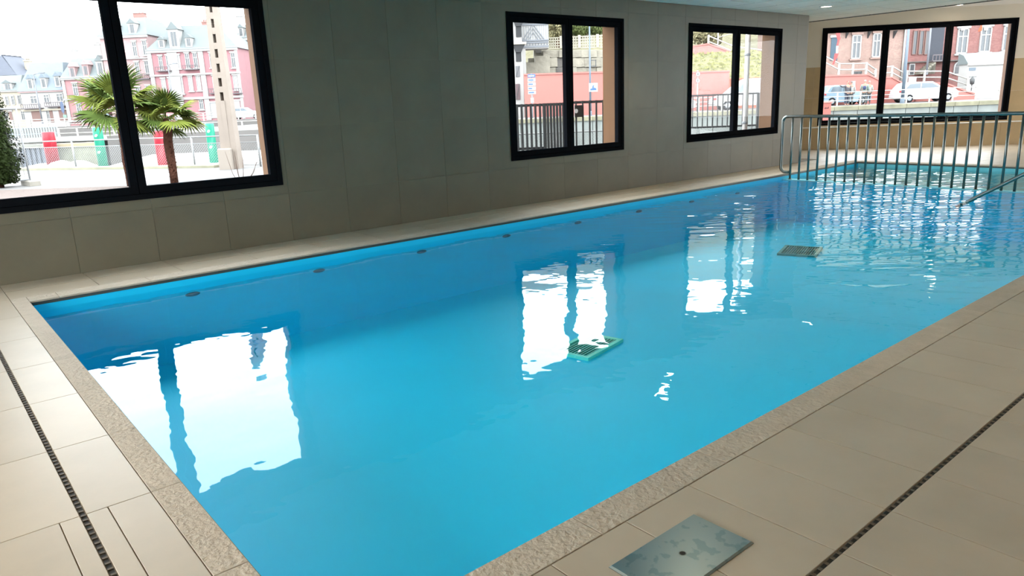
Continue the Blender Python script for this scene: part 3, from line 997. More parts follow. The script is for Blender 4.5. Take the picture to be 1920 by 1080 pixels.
railing('bridge_railing', 'white two rail barrier on the bridge behind the palms', 62.5, [(112, 257), (490, 245)], (0.4, 0.8), O_rail, post=1.6, r=0.04, z=t.z0+0.25)
# dark hull and rubble wall between bridge and fence
t = Site('quay_wall', 'slate blue sheet pile wall behind the fence at the far left', 'wall', 46, 30, 312, z=-2.2)
a, b = t.P(-60, 290)[0], t.P(98, 290)[0]
mb = MB()
n = 34
for i in range(n):
    c0, c1 = a+(b-a)*i/n, a+(b-a)*(i+1)/n
    off = 0.12 if i % 2 else 0.0
    mb.box(c0, c1, off, 0.6, 0, 2.25)
t.part('sheet_piles', mb, om('slate_blue_steel', 138, 148, 165))
t.part('capping', MB().box(a, b, -0.1, 0.7, 2.25, 2.48), O_conc)
t = Site('rubble_wall', 'olive grey rubble quay wall between the red and green posts', 'wall', 47, 140, 310, z=-2.2)
a, b = t.P(98, 290)[0], t.P(182, 290)[0]
t.part('rubble', MB().box(a, b, 0, 0.8, 0, 2.2), om('olive_rubble', 182, 184, 160, noise=(1.4, 0.3), bump=(2, 0.8, 0.1)))
t.part('capping', MB().box(a, b, -0.1, 0.9, 2.2, 2.42), om('sandy_capping', 222, 205, 170))
t = Site('slipway', 'white concrete slipway behind the green posts', 'ramp', 47, 320, 312, z=-2.2)
a, b = t.P(186, 300)[0], t.P(500, 300)[0]
t.part('ramp', MB().prism([(0, 0), (9, 0), (9, 1.3), (0, 0.8)], 'x', a, b), O_white)

# posts in red and green along the fence
M_postred = om('signal_red', 238, 18, 62, 0.4)
M_postgreen = om('signal_green', 10, 205, 165, 0.4)
def marker(name, label, px, top, bot, wpx, m, d=27.0):
    t = Site(name, label, 'post', d, px, bot)
    z = t.P(px, top)[1]
    r = t.m(wpx)/2
    t.part('body', MB().lathe([(0, 0), (r, 0), (r, z*0.98), (r*0.97, z), (0, z)], 20), m)
    mk = O_white
    for zz in ((z*0.78, z*0.38) if m is M_postgreen else ()):
        t.part('mark', MB().prism([(-r*0.35, zz), (r*0.1, zz-0.02), (r*0.45, zz+0.05), (r*0.2, zz+0.09), (-r*0.2, zz+0.07)], 'y', -r*1.02, -r*0.85), mk)
marker('red_post', 'red post left of the mullion behind the mesh fence', 101, 247, 309, 22, M_postred)
marker('green_post', 'green post just left of the mullion', 195, 238, 316, 17, M_postgreen)
marker('red_post', 'red post half hidden behind the palm trunk', 307, 245, 313, 19, M_postred, 25.5)
marker('green_post', 'green post between the palm and the concrete pole', 402, 231, 305, 16, M_postgreen, 25.5)

# chain link fence
O_wire = om('fence_wire', 226, 230, 232, 0.4)
def chain_fence(label, p0, p1, h, railz, sp, m=O_wire, wire=0.006, pitch=0.09):
    a, b = Vector(p0), Vector(p1)
    L = (b-a).length
    rot = RZ+math.atan2(b.y-a.y, b.x-a.x)
    e = tag(empty('chain_link_fence', W(a.x, a.y, 0), rot), label, 'fence')
    n = max(1, round(L/sp))
    for i in range(n+1):
        MB().tube([(L*i/n, 0, 0), (L*i/n, 0, max(h, railz)+0.02)], 0.028, 6).build('post', m, e)
    for z in [0.05, h]+([railz] if railz > h else []):
        MB().tube([(0, 0, z), (L, 0, z)], 0.022 if z == railz else 0.012, 6).build('rail', m, e)
    mb = MB()
    k = -h
    while k < L:
        for sg in (1, -1):
            x0_, x1_ = (k, k+h) if sg > 0 else (k+h, k)
            z0_, z1_ = 0.05, h
            # clip to the fence
            def clip(xa, za, xb, zb):
                if xa < 0 or xa > L:
                    u = ((0 if xa < 0 else L)-xa)/(xb-xa)
                    xa, za = xa+(xb-xa)*u, za+(zb-za)*u
                return xa, za
            A = clip(x0_, z0_, x1_, z1_)
            B = clip(x1_, z1_, x0_, z0_)
            if not (0 <= A[0] <= L and 0 <= B[0] <= L):
                continue
            q = wire
            mb.add([(A[0]-q, -0.004*sg, A[1]), (A[0]+q, -0.004*sg, A[1]), (B[0]+q, -0.004*sg, B[1]), (B[0]-q, -0.004*sg, B[1]), (A[0], -0.004*sg+q, A[1]), (B[0], -0.004*sg+q, B[1])],
                   [(0, 1, 2, 3), (1, 4, 5, 2), (4, 0, 3, 5)])
        k += pitch
    o = mb.build('wire_mesh', m, e)
    o['kind'] = 'stuff'
chain_fence('white chain link fence with top rail before the basin at the left', (-21, 26.6), (-7.35, 22.0), 0.72, 0.92, 2.6)
chain_fence('grey chain link fence behind the dark slat fence', (-7.2, 22.0), (16, 22.0), 0.64, 0.64, 2.8, om('grey_wire', 150, 152, 150, 0.5))
MB().box(0, 0, 0, 0, 0, 0)
t = Site('kerb', 'mossy concrete kerb along the foot of the mesh fence', 'kerb', 24, 100, 319, z=0)
e = t.e
e.location = W(-21, 26.45, 0)
e.rotation_euler = (0, 0, RZ+math.atan2(-4.6, 13.65))
MB().cbox(0, 12.9, -0.15, 0.10, 0, 0.09, 0.02).build('kerb_stone', om('mossy_kerb', 214, 212, 180, noise=(2, 0.2)), e)

# white tarpaulin mounds
def mound(label, px, py, wpx, hpx, d):
    t = Site('rubble_mound', label, 'mound', d, px, py)
    rs = random.Random(int(px))
    a, h = t.m(wpx)/2, t.m(hpx)
    nx, ny = 18, 8
    vs, fs = [], []
    for j in range(ny+1):
        for i in range(nx+1):
            u, v = i/nx*2-1, j/ny*2-1
            zz = h*max(0, (1-u*u))**0.7*max(0, 1-v*v)**0.7*(1+0.25*math.sin(5*u+px)) + (rs.uniform(-0.03, 0.03) if abs(u) < 1 and abs(v) < 1 else 0)
            vs.append((u*a, v*0.8, zz-0.01))
    for j in range(ny):
        for i in range(nx):
            k = j*(nx+1)+i
            fs.append((k, k+1, k+nx+2, k+nx+1))
    o = t.part('heap', MB().add(vs, fs, True), om('pale_rubble', 232, 230, 226, noise=(4, 0.2), bump=(8, 0.6, 0.05)))
mound('white rubble heap behind the fence left of the red post', 75, 316, 40, 9, 27.0)
mound('long white rubble heap behind the fence between red and green posts', 130, 316, 76, 16, 26.3)

# concrete pole with a row of openings
t = Site('concrete_pole', 'tall pale concrete utility pole with a ladder of openings', 'pole', 21.6, 438, 317, z=0)
hw0, hw1, ztop = 0.24, 0.13, 6.2
def hw(z): return hw0+(hw1-hw0)*z/ztop
O_pole = om('pole_concrete', 216, 200, 186, noise=(3, 0.08), bump=(12, 0.3, 0.01))
for sg in (-1, 1):
    vs = []
    for z in (0, ztop):
        o_, i_ = sg*hw(z), sg*hw(z)*0.24
        vs += [(o_, -hw(z)*0.8, z), (i_, -hw(z)*0.8, z), (i_, hw(z)*0.8, z), (o_, hw(z)*0.8, z)]
    t.part('flange', MB().add(vs, [(0, 1, 5, 4), (1, 2, 6, 5), (2, 3, 7, 6), (3, 0, 4, 7), (0, 3, 2, 1), (4, 5, 6, 7)]), O_pole)
zq = 0.0
edges = [2.03, 2.42, 2.81, 3.20, 3.60, 4.0, 4.4, 4.8, 5.2, 5.6, 6.0]
prev = 0.0
for q_ in edges:
    lo, hi = q_-0.10, q_+0.13
    t.part('web', MB().box(-hw(prev)*0.26, hw(prev)*0.26, -hw(prev)*0.78, hw(prev)*0.78, prev, lo), O_pole)
    prev = hi
t.part('web', MB().box(-hw(prev)*0.26, hw(prev)*0.26, -hw(prev)*0.78, hw(prev)*0.78, prev, ztop), O_pole)
t.part('back_web', MB().box(-hw(3)*0.36, hw(3)*0.36, hw(3)*0.2, hw(3)*0.5, 1.5, ztop), om('pole_inner', 190, 160, 140))
t.part('plinth', MB().cbox(-0.27, 0.10, -0.36, 0.2, -0.02, 0.60, 0.03), om('plinth_concrete', 232, 218, 204))

# site fence panel with concrete foot
t = Site('site_fence_panel', 'leaning wire site fence panel beside the conifer', 'fence', 18.5, 58, 345, z=0)
t.e.rotation_euler = (0, 0, RZ+R(48))
O_galv = om('galvanised_wire', 228, 232, 238, 0.4)
mb = MB().tube([(0, 0, 0.05), (0, 0, 1.9)], 0.021, 8).tube([(-2.2, 0, 0.1), (-2.2, 0, 1.9)], 0.021, 8).tube([(-2.2, 0, 1.88), (0, 0, 1.88)], 0.021, 8).tube([(-2.2, 0, 0.15), (0, 0, 0.15)], 0.021, 8)
t.part('frame', mb, O_galv)
mb = MB()
for i in range(1, 22):
    mb.tube([(-0.1*i, 0, 0.15), (-0.1*i, 0, 1.88)], 0.004, 4, cap=False)
for z in (0.4, 0.75, 1.1, 1.45):
    mb.tube([(-2.2, 0, z), (0, 0, z)], 0.005, 4, cap=False)
o = t.part('wire_grid', mb, O_galv)
o['kind'] = 'stuff'
t.part('concrete_foot', MB().cbox(-0.12, 0.12, -0.36, 0.36, 0, 0.13, 0.02), om('block_concrete', 226, 220, 206, noise=(5, 0.1)))

# ------------------------------------------------------------------ plants
def leaf_mat(name, r, g, b, k=KG*1.9):
    m = mat(name, rgb(r, g, b, k), 0.6, noise=(3, 0.25), vary=0.15, spec=0.06)
    return m
L_palm = leaf_mat('palm_green', 140, 172, 84)
L_palm2 = leaf_mat('palm_bright_green', 190, 208, 96)
L_con = leaf_mat('conifer_green', 74, 98, 36, KG*1.3)
L_tree = leaf_mat('tree_green', 160, 178, 110)
L_olive = leaf_mat('tree_olive', 205, 196, 150)
L_grass = leaf_mat('grass_green', 212, 212, 130)
O_trunk = om('palm_fibre', 118, 80, 66, 0.95, spec=0.05, noise=(20, 0.4), bump=(30, 1.0, 0.03))

def frond_mesh(seed, m):
    rs = random.Random(seed)
    mb = MB()
    pet = 0.42
    mb.tube([(0, 0, 0), (pet*0.5, 0, 0.06), (pet, 0, 0.05)], 0.008, 5)
    n = 26
    for i in range(n):
        a = R(-118+236*i/(n-1))
        L_ = 0.50*(0.72+0.28*math.cos(a*0.6))*rs.uniform(0.92, 1.05)
        wd = 0.024
        prevL = None
        droop = rs.uniform(0.0, 0.09)
        ring = []
        for k, u in enumerate((0.0, 0.35, 0.7, 1.0)):
            x = pet+math.cos(a)*L_*u
            y = math.sin(a)*L_*u
            z = 0.05+0.10*u*(1-u)*2 - droop*u**3 - 0.05*abs(math.sin(a))*u
            ww = wd*(0.35, 1.0, 0.75, 0.05)[k]
            nx_, ny_ = -math.sin(a)*ww, math.cos(a)*ww
            ring.append([(x+nx_, y+ny_, z-ww*0.5), (x, y, z+ww*0.35), (x-nx_, y-ny_, z-ww*0.5)])
        vs = [p for r_ in ring for p in r_]
        fs = []
        for k in range(3):
            fs += [(k*3, k*3+1, k*3+4, k*3+3), (k*3+1, k*3+2, k*3+5, k*3+4)]
        mb.add(vs, fs)
    return mb.mesh('frond', m)
FR = [frond_mesh(i, L_palm if i % 2 else L_palm2) for i in range(4)]
def palm(label, s_, d_, h, scale, n, seed):
    rs = random.Random(seed)
    e = tag(empty('fan_palm', W(s_, d_, 0), RZ), label, 'palm tree', 'fan palms')
    pts = [(rs.uniform(-0.02, 0.02), rs.uniform(-0.02, 0.02), h*i/6) for i in range(7)]
    MB().tube(pts, 0.1, 12, radii=[0.09, 0.088, 0.095, 0.10, 0.10, 0.095, 0.06]).build('trunk', O_trunk, e)
    mb = MB()
    for i in range(70):
        a, z = rs.uniform(0, 6.28), rs.uniform(0.05, h*0.95)
        c, s__ = math.cos(a), math.sin(a)
        mb.add([(c*0.085-s__*0.02, s__*0.085+c*0.02, z), (c*0.085+s__*0.02, s__*0.085-c*0.02, z), (c*0.145, s__*0.145, z+rs.uniform(0.03, 0.10))], [(0, 1, 2)])
    o = mb.build('fibre_tufts', O_trunk, e)
    o['kind'] = 'stuff'
    for i in range(n):
        o = link('frond', FR[i % 4], e, (0, 0, h-0.05+rs.uniform(-0.08, 0.08)))
        az = 2.399*i+rs.uniform(-0.2, 0.2)
        el = R(86-118*(i+0.5)/n + rs.uniform(-8, 8))
        o.rotation_euler = (rs.uniform(-0.5, 0.5), -el, az)
        k = scale*rs.uniform(0.85, 1.1)
        o.scale = (k, k, k)
palm('fan palm with a stout trunk right of the window mullion', -7.80, 17.2, 1.50, 0.95, 20, 3)
palm('fan palm half hidden behind the window mullion', -8.72, 17.0, 1.72, 1.2, 20, 9)

def foliage(n, fn, size, rs, flat=0.6):
    mb = MB()
    for _ in range(n):
        c, nrm = fn(rs)
        a = Vector((rs.uniform(-1, 1), rs.uniform(-1, 1), rs.uniform(-1, 1))).normalized()
        nv = (nrm+a*flat).normalized()
        x = nv.cross(Vector((rs.uniform(-1, 1), rs.uniform(-1, 1), rs.uniform(-1, 1)))).normalized()*size*rs.uniform(0.6, 1.3)
        y = nv.cross(x)*0.6
        mb.add([c-x, c+y, c+x, c-y], [(0, 1, 2, 3)])
    return mb
def conifer(label, s_, d_, h, r, seed):
    rs = random.Random(seed)
    e = tag(empty('conifer', W(s_, d_, 0), RZ), label, 'conifer')
    MB().tube([(0, 0, 0), (0, 0, h*0.8)], 0.06, 8, radii=[0.07, 0.02]).build('trunk', O_trunk, e)
    def prof(u): return r*(min(1, 0.55+u*3))*(1-u)**0.6
    def fn(rs):
        u = rs.random()**1.2
        a = rs.uniform(0, 6.283)
        q = prof(u)*rs.uniform(0.72, 1.04)*(1+0.10*math.sin(a*5+u*20))
        return Vector((q*math.cos(a), q*math.sin(a), 0.10+u*h)), Vector((math.cos(a), math.sin(a), 0.5))
    o = foliage(9000, fn, 0.036, rs).build('foliage', L_con, e)
    o['kind'] = 'stuff'
    MB().lathe([(prof(u/12)*0.72, 0.1+u/12*h) for u in range(13)], 14).build('inner_branches', L_con, e)
conifer('dense dark green conifer at the left edge of the big window', -12.55, 18.2, 3.4, 0.62, 21)

def tree(label, d, px, py, wpx, hpx, m, seed, name='hill_tree'):
    rs = random.Random(seed)
    t = Site(name, label, 'tree', d, px, py+hpx*0.75)
    a, h = t.m(wpx)/2, t.m(hpx)
    blobs = [(Vector((rs.uniform(-0.6, 0.6)*a, rs.uniform(-0.5, 0.5)*a, h*rs.uniform(0.35, 0.85))), rs.uniform(0.35, 0.55)*a) for _ in range(9)]
    t.part('trunk', MB().tube([(0, 0, -0.5), (0.1, 0, h*0.6)], 0.2, 7, radii=[0.25, 0.1]), O_trunk)
    def fn(rs):
        c, r_ = blobs[rs.randrange(len(blobs))]
        v = Vector((rs.gauss(0, 1), rs.gauss(0, 1), rs.gauss(0, 1))).normalized()
        return c+v*r_*rs.uniform(0.7, 1.05), v
    o = t.part('crown', foliage(4200, fn, 0.15, rs), m)
    o['kind'] = 'stuff'
tree('pale olive tree above the retaining wall in the left pane of the middle window', 82, 1045, 48, 60, 50, L_olive, 1)
tree('green tree above the white lattice balustrade in the middle window', 84, 1098, 45, 70, 60, L_tree, 2)
tree('green tree left of the lamp post above the balustrade', 86, 1128, 52, 60, 50, L_tree, 4)
tree('bare olive bush behind the steps of the brick terrace', 76, 1330, 60, 60, 40, L_olive, 5)

# thin bare twigs by the concrete pole
t = Site('bare_shrub', 'thin bare twigs beside the concrete pole', 'shrub', 16.3, 452, 335, z=0)
rs = random.Random(2)
for i in range(7):
    a, b = rs.uniform(-0.25, 0.25), rs.uniform(-0.15, 0.15)
    t.part('twig', MB().tube([(a*0.3, b*0.3, 0), (a, b, 0.25), (a*1.6, b*1.5, 0.62+rs.uniform(-0.1, 0.2))], 0.006, 5, radii=[0.007, 0.005, 0.002]), O_trunk)

# ------------------------------------------------------------------ beyond the canal on the right: quay, cars, people, red walls, brick house
DQ = 54.0
t = Site('canal_wall', 'mossy concrete canal wall below the parked cars', 'wall', DQ, 1400, 215, z=-2.2)
a, b = t.P(930, 215)[0], t.P(2100, 215)[0]
n = 26
pm = om('quay_concrete_b', 176, 184, 180, noise=(1.2, 0.2, (1, 1, 0.4)), vary=0.04)
for i in range(n):
    t.part('wall_panel', MB().box(a+(b-a)*i/n+0.02, a+(b-a)*(i+1)/n-0.02, 0, 0.5, 0, 2.35), pm)
for i in range(n):
    t.part('coping_stone', MB().cbox(a+(b-a)*i/n+0.01, a+(b-a)*(i+1)/n-0.01, -0.12, 0.6, 2.35, 2.66, 0.04), om('mossy_coping', 176, 172, 142, noise=(1.6, 0.3), vary=0.05))
railing('quay_railing', 'white three rail quay railing behind the cars and people', DQ+0.3, [(1180, 203), (2000, 190)], (0.40, 0.68, 0.98), O_rail, post=1.72, r=0.032, z=0.45)

# dark slat fence and gate outside the middle window
O_slat = om('slat_metal', 96, 100, 102, 0.6, k=KO*0.8, spec=0.2)
def bar_fence(label, d, x0, x1, zt, zb, wpx, gap, rails, name='slat_fence', skip=None, dp=0.03):
    t = Site(name, label, 'fence', d, (x0+x1)/2, 240, z=0)
    a, b = t.P(x0, 240)[0], t.P(x1, 240)[0]
    me = MB().box(-t.m(wpx)/2, t.m(wpx)/2, -dp/2, dp/2, zb, zt).mesh('slat', O_slat)
    x = a
    while x < b:
        if not skip or not (skip[0] < x+t.s0 < skip[1]):
            link('slat', me, t.e, (x, 0, 0))
        x += gap
    for z in rails:
        t.part('rail', MB().box(a, b, 0.02, 0.06, z-0.025, z+0.025), O_slat)
    n = max(1, round((b-a)/1.9))
    for i in range(n+1):
        c = a+(b-a)*i/n
        t.part('post', MB().box(c-0.03, c+0.03, 0.0, 0.08, 0, zt), O_slat)
    return t
bar_fence('dark grey slat fence outside the left pane of the middle window', 15.0, 945, 1021, 1.50, 0.06, 4.2, 0.092, (0.12, 0.62, 1.47))
bar_fence('dense dark slat gate leaf behind the mullion of the middle window', 14.9, 1022, 1062, 1.50, 0.06, 4.6, 0.062, (0.12, 1.47), name='slat_gate')
tg = bar_fence('dark bar gate with lock box outside the right pane of the middle window', 14.9, 1068, 1150, 1.52, 0.06, 3.2, 0.135, (0.10, 0.62, 1.49), name='bar_gate')
x, z = tg.P(1084, 207)
tg.part('lock_box', MB().box(x-0.075, x+0.075, -0.06, 0.05, z-0.13, z+0.10), om('black_lock', 40, 42, 44, 0.4))
tg.part('lock_knob', MB().add([(x-0.045+0.036*math.cos(k*0.5236), -0.075, z-0.01+0.045*math.sin(k*0.5236)) for k in range(12)], [tuple(range(12))]).add([(x-0.045+0.036*math.cos(k*0.5236), -0.06, z-0.01+0.045*math.sin(k*0.5236)) for k in range(12)], [tuple(range(12))]), O_white)
bar_fence('thin dark bar railing outside the window next to the wall end', 21.6, 1270, 1420, 1.56, 0.62, 1.7, 0.145, (0.64, 1.54), name='bar_railing')
# white downpipe and cream strips at the outer corner by window 3
e = tag(empty('downpipe', (14.16, 9.02, 0)), 'white round downpipe outside the window next to the wall end', 'pipe')
MB().tube([(0, 0, 0), (0, 0, 3.9)], 0.052, 14).build('pipe', om('white_pipe', 240, 236, 232, 0.4, k=0.6), e)
for z in (0.9, 2.3, 3.5):
    MB().lathe([(0.054, z), (0.062, z), (0.062, z+0.05), (0.054, z+0.05)], 14).build('bracket', O_zinc, e)

# long red hoarding wall
def redwall(label, d, top, base_y, z=0.45, name='red_wall', m=O_red, th=0.3, panels=None):
    """wall along photo points of its top edge, standing on the quay"""
    t = Site(name, label, 'wall', d, top[0][0], base_y, z)
    pts = [t.P(*p) for p in top]
    poly = [(pts[0][0], 0)]+pts+[(pts[-1][0], 0)]
    t.part('panel', MB().prism(poly, 'y', 0, th), m)
    for (a, b), (c, e_) in zip(pts[:-1], pts[1:]):
        t.part('capping', MB().prism([(a, b-0.02), (c, e_-0.02), (c, e_+0.10), (a, b+0.10)], 'y', -0.08, th+0.08), m)
    return t
redwall('long coral red hoarding wall behind the slat fence', 60, [(982, 141), (1070, 138), (1140, 136), (1200, 133)], 195)
redwall('coral red wall with round signs behind the white van', 60, [(1230, 139), (1368, 134)], 190)
redwall('coral red wall end with slight orange tint beside the van', 61.5, [(1362, 150), (1440, 146)], 190, m=om('orange_red_paint', 240, 140, 100))
redwall('coral red terrace wall behind the four pedestrians', 60, [(1500, 145), (1628, 141), (1650, 152), (1662, 153)], 187)
redwall('coral red stepped wall behind the lamp post in the far window', 60.4, [(1652, 147), (1672, 146), (1698, 160), (1720, 160)], 187)
redwall('low coral red wall behind the white car', 60.4, [(1716, 157), (1772, 157), (1812, 172), (1830, 178)], 187)
redwall('coral red ramp wall above the grass bank', 68.0, [(1260, 94), (1328, 83), (1400, 108), (1470, 122)], 120, z=3.2)
# grass bank
t = Site('grass_bank', 'yellow green grass bank between the two red walls', 'grass', 62.2, 1350, 140, z=0.45)
a, b = t.P(1240, 120)[0], t.P(1480, 120)[0]
z1 = t.P(1350, 98, 5)[1]
rs = random.Random(8)
vs, fs = [], []
nx, ny = 30, 8
for j in range(ny+1):
    for i in range(nx+1):
        u = j/ny
        vs.append((a+(b-a)*i/nx, u*5.3, 2.2+(z1-2.2)*u+rs.uniform(-0.12, 0.12)))
for j in range(ny):
    for i in range(nx):
        k = j*(nx+1)+i
        fs.append((k, k+1, k+nx+2, k+nx+1))
t.part('turf', MB().add(vs, fs, True), mat('turf', rgb(216, 212, 132, KG*1.2), 0.95, noise=(1.2, 0.3), bump=(3, 0.8, 0.2)))
def gfn(rs):
    i = rs.randrange(len(fs))
    p = Vector(vs[fs[i][0]])*(1-0.5)+Vector(vs[fs[i][2]])*0.5
    return p+Vector((rs.uniform(-0.4, 0.4), rs.uniform(-0.3, 0.3), 0.08)), Vector((0, -1, 0.3))
o = t.part('tufts', foliage(900, gfn, 0.16, rs), L_grass)
o['kind'] = 'stuff'
# stair railings, white
def stair_rail(label, d, pts, h=0.95, r=0.07):
    t = Site('stair_railing', label, 'railing', d, pts[0][0], pts[0][1])
    loc = [t.P(*p) for p in pts]
    for k in (1.0, 0.5):
        t.part('rail', MB().tube([(a, 0, b+h*k) for a, b in loc], r*0.8, 6), O_rail)
    L = []
    for (a, b), (c, e_) in zip(loc[:-1], loc[1:]):
        n = max(1, round(abs(c-a)/2.1))
        L += [(a+(c-a)*i/n, b+(e_-b)*i/n) for i in range(n)]
    L.append(loc[-1])
    for (a, b) in L:
        t.part('post', MB().box(a-r, a+r, -r, r, b-0.2, b+h+0.08), O_rail)
stair_rail('white stair railing going down above the grass bank', 68.6, [(1328, 88), (1376, 108), (1440, 116)], 0.95, 0.07)
stair_rail('white railing along the upper steps of the brick terrace', 72, [(1346, 80), (1380, 70), (1420, 62)], 0.9, 0.05)
stair_rail('white stair railing before the blue door in the far window', 62.5, [(1546, 128), (1572, 142), (1598, 142), (1623, 141), (1640, 153)])
stair_rail('white stair railing left of the tall lamp post', 62.5, [(1650, 149), (1671, 147), (1694, 160)])
stair_rail('white stair railing behind the white car', 62.5, [(1699, 156), (1732, 156), (1771, 156), (1812, 170)])

# retaining wall of grey stone with lattice balustrade
O_stone = om('weathered_stone', 196, 190, 172, noise=(0.8, 0.25), bump=(1.5, 0.8, 0.15), vary=0.12)
O_stone2 = om('dark_stained_stone', 128, 124, 118, noise=(0.8, 0.25), bump=(1.5, 0.8, 0.15), vary=0.10)
t = Site('retaining_wall', 'tall weathered grey stone retaining wall above the red hoarding', 'wall', 66, 1060, 140, z=0.45)
rs = random.Random(4)
rows = [(146, 126), (126, 108), (108, 93)]
for j, (y0, y1) in enumerate(rows):
    x = 984+j*6+rs.uniform(0, 8)
    while x < 1200:
        wpx = rs.uniform(11, 20)
        (xa_, za), (xc, zc) = t.P(x, y0), t.P(x+wpx, y1)
        if j == 0: za = 0
        t.part('stone_block', MB().cbox(xa_+0.008, xc-0.008, rs.uniform(-0.12, 0.12), 1.6, za+0.005, zc-0.005, 0.03), O_stone2 if 1034 < x < 1062 and j < 2 else O_stone)
        x += wpx
t.part('steps', MB().prism([t.P(984, 142), t.P(1030, 142), t.P(1030, 96), t.P(1018, 96), t.P(1018, 106), t.P(1002, 106), t.P(1002, 118), t.P(984, 118)], 'y', -1.0, 0.2), O_stone)
t.part('pillar', MB().box(t.P(1004, 90)[0], t.P(1014, 90)[0], -0.4, 0.4, t.P(1009, 100)[1], t.P(1009, 78)[1]), O_stone2)
t = Site('lattice_balustrade', 'cream concrete lattice balustrade on top of the retaining wall', 'balustrade', 66.3, 1016, 92)
O_lat = om('lattice_concrete', 244, 238, 214)
x = 1016
while x < 1186:
    (xa_, zb) = t.P(x, 92-(x-1016)*0.03)
    xb_ = t.P(x+34, 92)[0]
    zt = t.P(x, 72-(x-1016)*0.05)[1]
    t.part('pillar', MB().box(xa_, xa_+0.22, -0.14, 0.14, zb, zt+0.12), O_lat)
    mb = MB()
    for k in range(5):
        zz = zb+(zt-zb)*k/4
        mb.box(xa_+0.22, xb_, -0.07, 0.07, zz-0.04, zz+0.04)
    for k in range(1, 7):
        xx = xa_+0.22+(xb_-xa_-0.22)*k/7
        mb.box(xx-0.035, xx+0.035, -0.07, 0.07, zb, zt)
    t.part('lattice_panel', mb, O_lat)
    x += 34

# white timber framed house at the left of the middle window
t = Site('timbered_house', 'white timber framed house with dark brackets in the middle window', 'house', 63, 985, 192, z=0.45)
a, b, c = t.P(930, 110)[0], t.P(979, 110)[0], t.P(1028, 60)[0]
zt = t.P(985, 10)[1]
zf = t.P(985, 92)[1]
t.part('wall', MB().box(a, b, -1.2, 1.8, 0, zt), O_white)
t.part('upper_wall', MB().box(b, c, 0, 1.8, zf, zt), O_white)
t.part('lower_wall', MB().box(b, t.P(986, 110)[0], 0, 1.8, 0, zf), O_white)
O_tim = om('grey_timber', 165, 172, 182)
O_tim2 = om('pale_timber', 205, 212, 220)
x0 = t.P(979, 60)[0]
zl0, zl1 = t.P(1000, 76)[1], t.P(1000, 42)[1]
for k in range(13):
    xx = x0+(c-x0)*k/12
    t.part('timber', MB().box(xx-0.018, xx+0.018, -0.06, 0, zl0, zl1), O_tim2)
xm = x0+(c-x0)*0.42
for k in range(3):
    for sg in (-1, 1):
        w_ = 0.9-0.25*k
        t.part('brace', MB().prism([(xm, zl1-0.1-0.32*k), (xm, zl1-0.17-0.32*k), (xm+sg*w_, zl0), (xm+sg*(w_+0.07), zl0)], 'y', -0.09, 0), O_tim)
for y_ in (42, 46, 76, 80, 88):
    z = t.P(1000, y_)[1]
    t.part('beam', MB().box(x0, c, -0.10, 0, z-0.05, z+0.05), O_tim)
mb = MB()
z0_, z1_ = t.P(1000, 88)[1], t.P(1000, 76)[1]
for k in range(9):
    xx = x0+(c-x0)*k/9
    dx = (c-x0)/9
    mb.prism([(xx, z0_), (xx+0.05, z0_), (xx+dx, z1_), (xx+dx-0.05, z1_)], 'y', -0.05, 0)
    mb.prism([(xx+dx, z0_), (xx+dx-0.05, z0_), (xx, z1_), (xx+0.05, z1_)], 'y', -0.04, 0)
t.part('lattice_band', mb, O_tim)
for y0_, y1_ in ((38, 72), (86, 117)):
    (xx, zt_), zb_ = t.P(971, y0_), t.P(971, y1_)[1]
    o = t.part('bracket', MB().box(xx-0.22, xx+0.22, -1.35, -1.2, zb_, zt_).prism([(xx-0.22, zt_-0.6), (xx+0.22, zt_-0.6), (xx+0.55, zt_), (xx-0.45, zt_)], 'y', -1.5, -1.2), om('black_timber', 52, 54, 58))
    MB().box(xx-0.6, xx+0.65, -1.6, -1.2, zt_, zt_+0.18).build('capital', O_cream, o)
for y0_, y1_, m_ in ((125, 145, om('grey_shutter', 150, 150, 155)), (158, 187, om('plum_door', 150, 122, 128))):
    (xx, z1_), z0_ = t.P(970, y0_), t.P(970, y1_)[1]
    o = t.part('shutter', MB().box(xx-0.18, xx+0.18, -1.28, -1.2, z0_, z1_), m_)
    MB().prism([(xx-0.18, z0_), (xx-0.13, z0_), (xx+0.18, z1_), (xx+0.13, z1_)], 'y', -1.31, -1.27).build('ledge_brace', O_dark, o)

# signs and lamp posts on the quay
O_sign = om('sign_white', 240, 246, 252, 0.4)
O_sblue = om('sign_blue', 70, 130, 205, 0.4)
t = Site('direction_sign', 'signpost with a stack of blue and white direction plates', 'sign', 56.5, 998, 193, z=0.45)
zt = t.P(998, 138)[1]
t.part('pole', MB().tube([(0, 0, 0), (0, 0, zt)], 0.05, 8), O_zinc)
for k in range(5):
    z = zt-0.16-0.30*k
    o = t.part('plate', MB().box(-0.29, 0.29, -0.10, -0.06, z-0.12, z+0.12), O_sign if k else O_sblue)
    MB().box(-0.24, 0.20-0.06*k % 0.2, -0.108, -0.10, z-0.05, z+0.04).build('lettering', O_sblue if k else O_sign, o)
t.part('small_plate', MB().box(-0.12, 0.12, -0.09, -0.06, zt-2.1, zt-1.75), O_sign)
lamp_post('blue grey lamp post before the red hoarding in the middle window', 56, 1107, 193, 1108, 48, 0.085, 0.9, O_blue, z=0.45)
t = Site('blue_sign', 'white and blue plate on the lamp post before the red hoarding', 'sign', 55.7, 1112, 172)
t.part('plate', MB().box(-0.30, 0.34, 0, 0.04, 0, 0.62), O_sign)
t.part('picture', MB().prism([(-0.2, 0.10), (0.26, 0.10), (0.22, 0.26), (0.05, 0.30), (0.08, 0.48), (-0.02, 0.44), (-0.08, 0.24), (-0.2, 0.22)], 'y', -0.01, 0), O_sblue)
t = Site('frame_sign', 'small dark frame on a post before the retaining wall', 'sign', 58, 1112, 125)
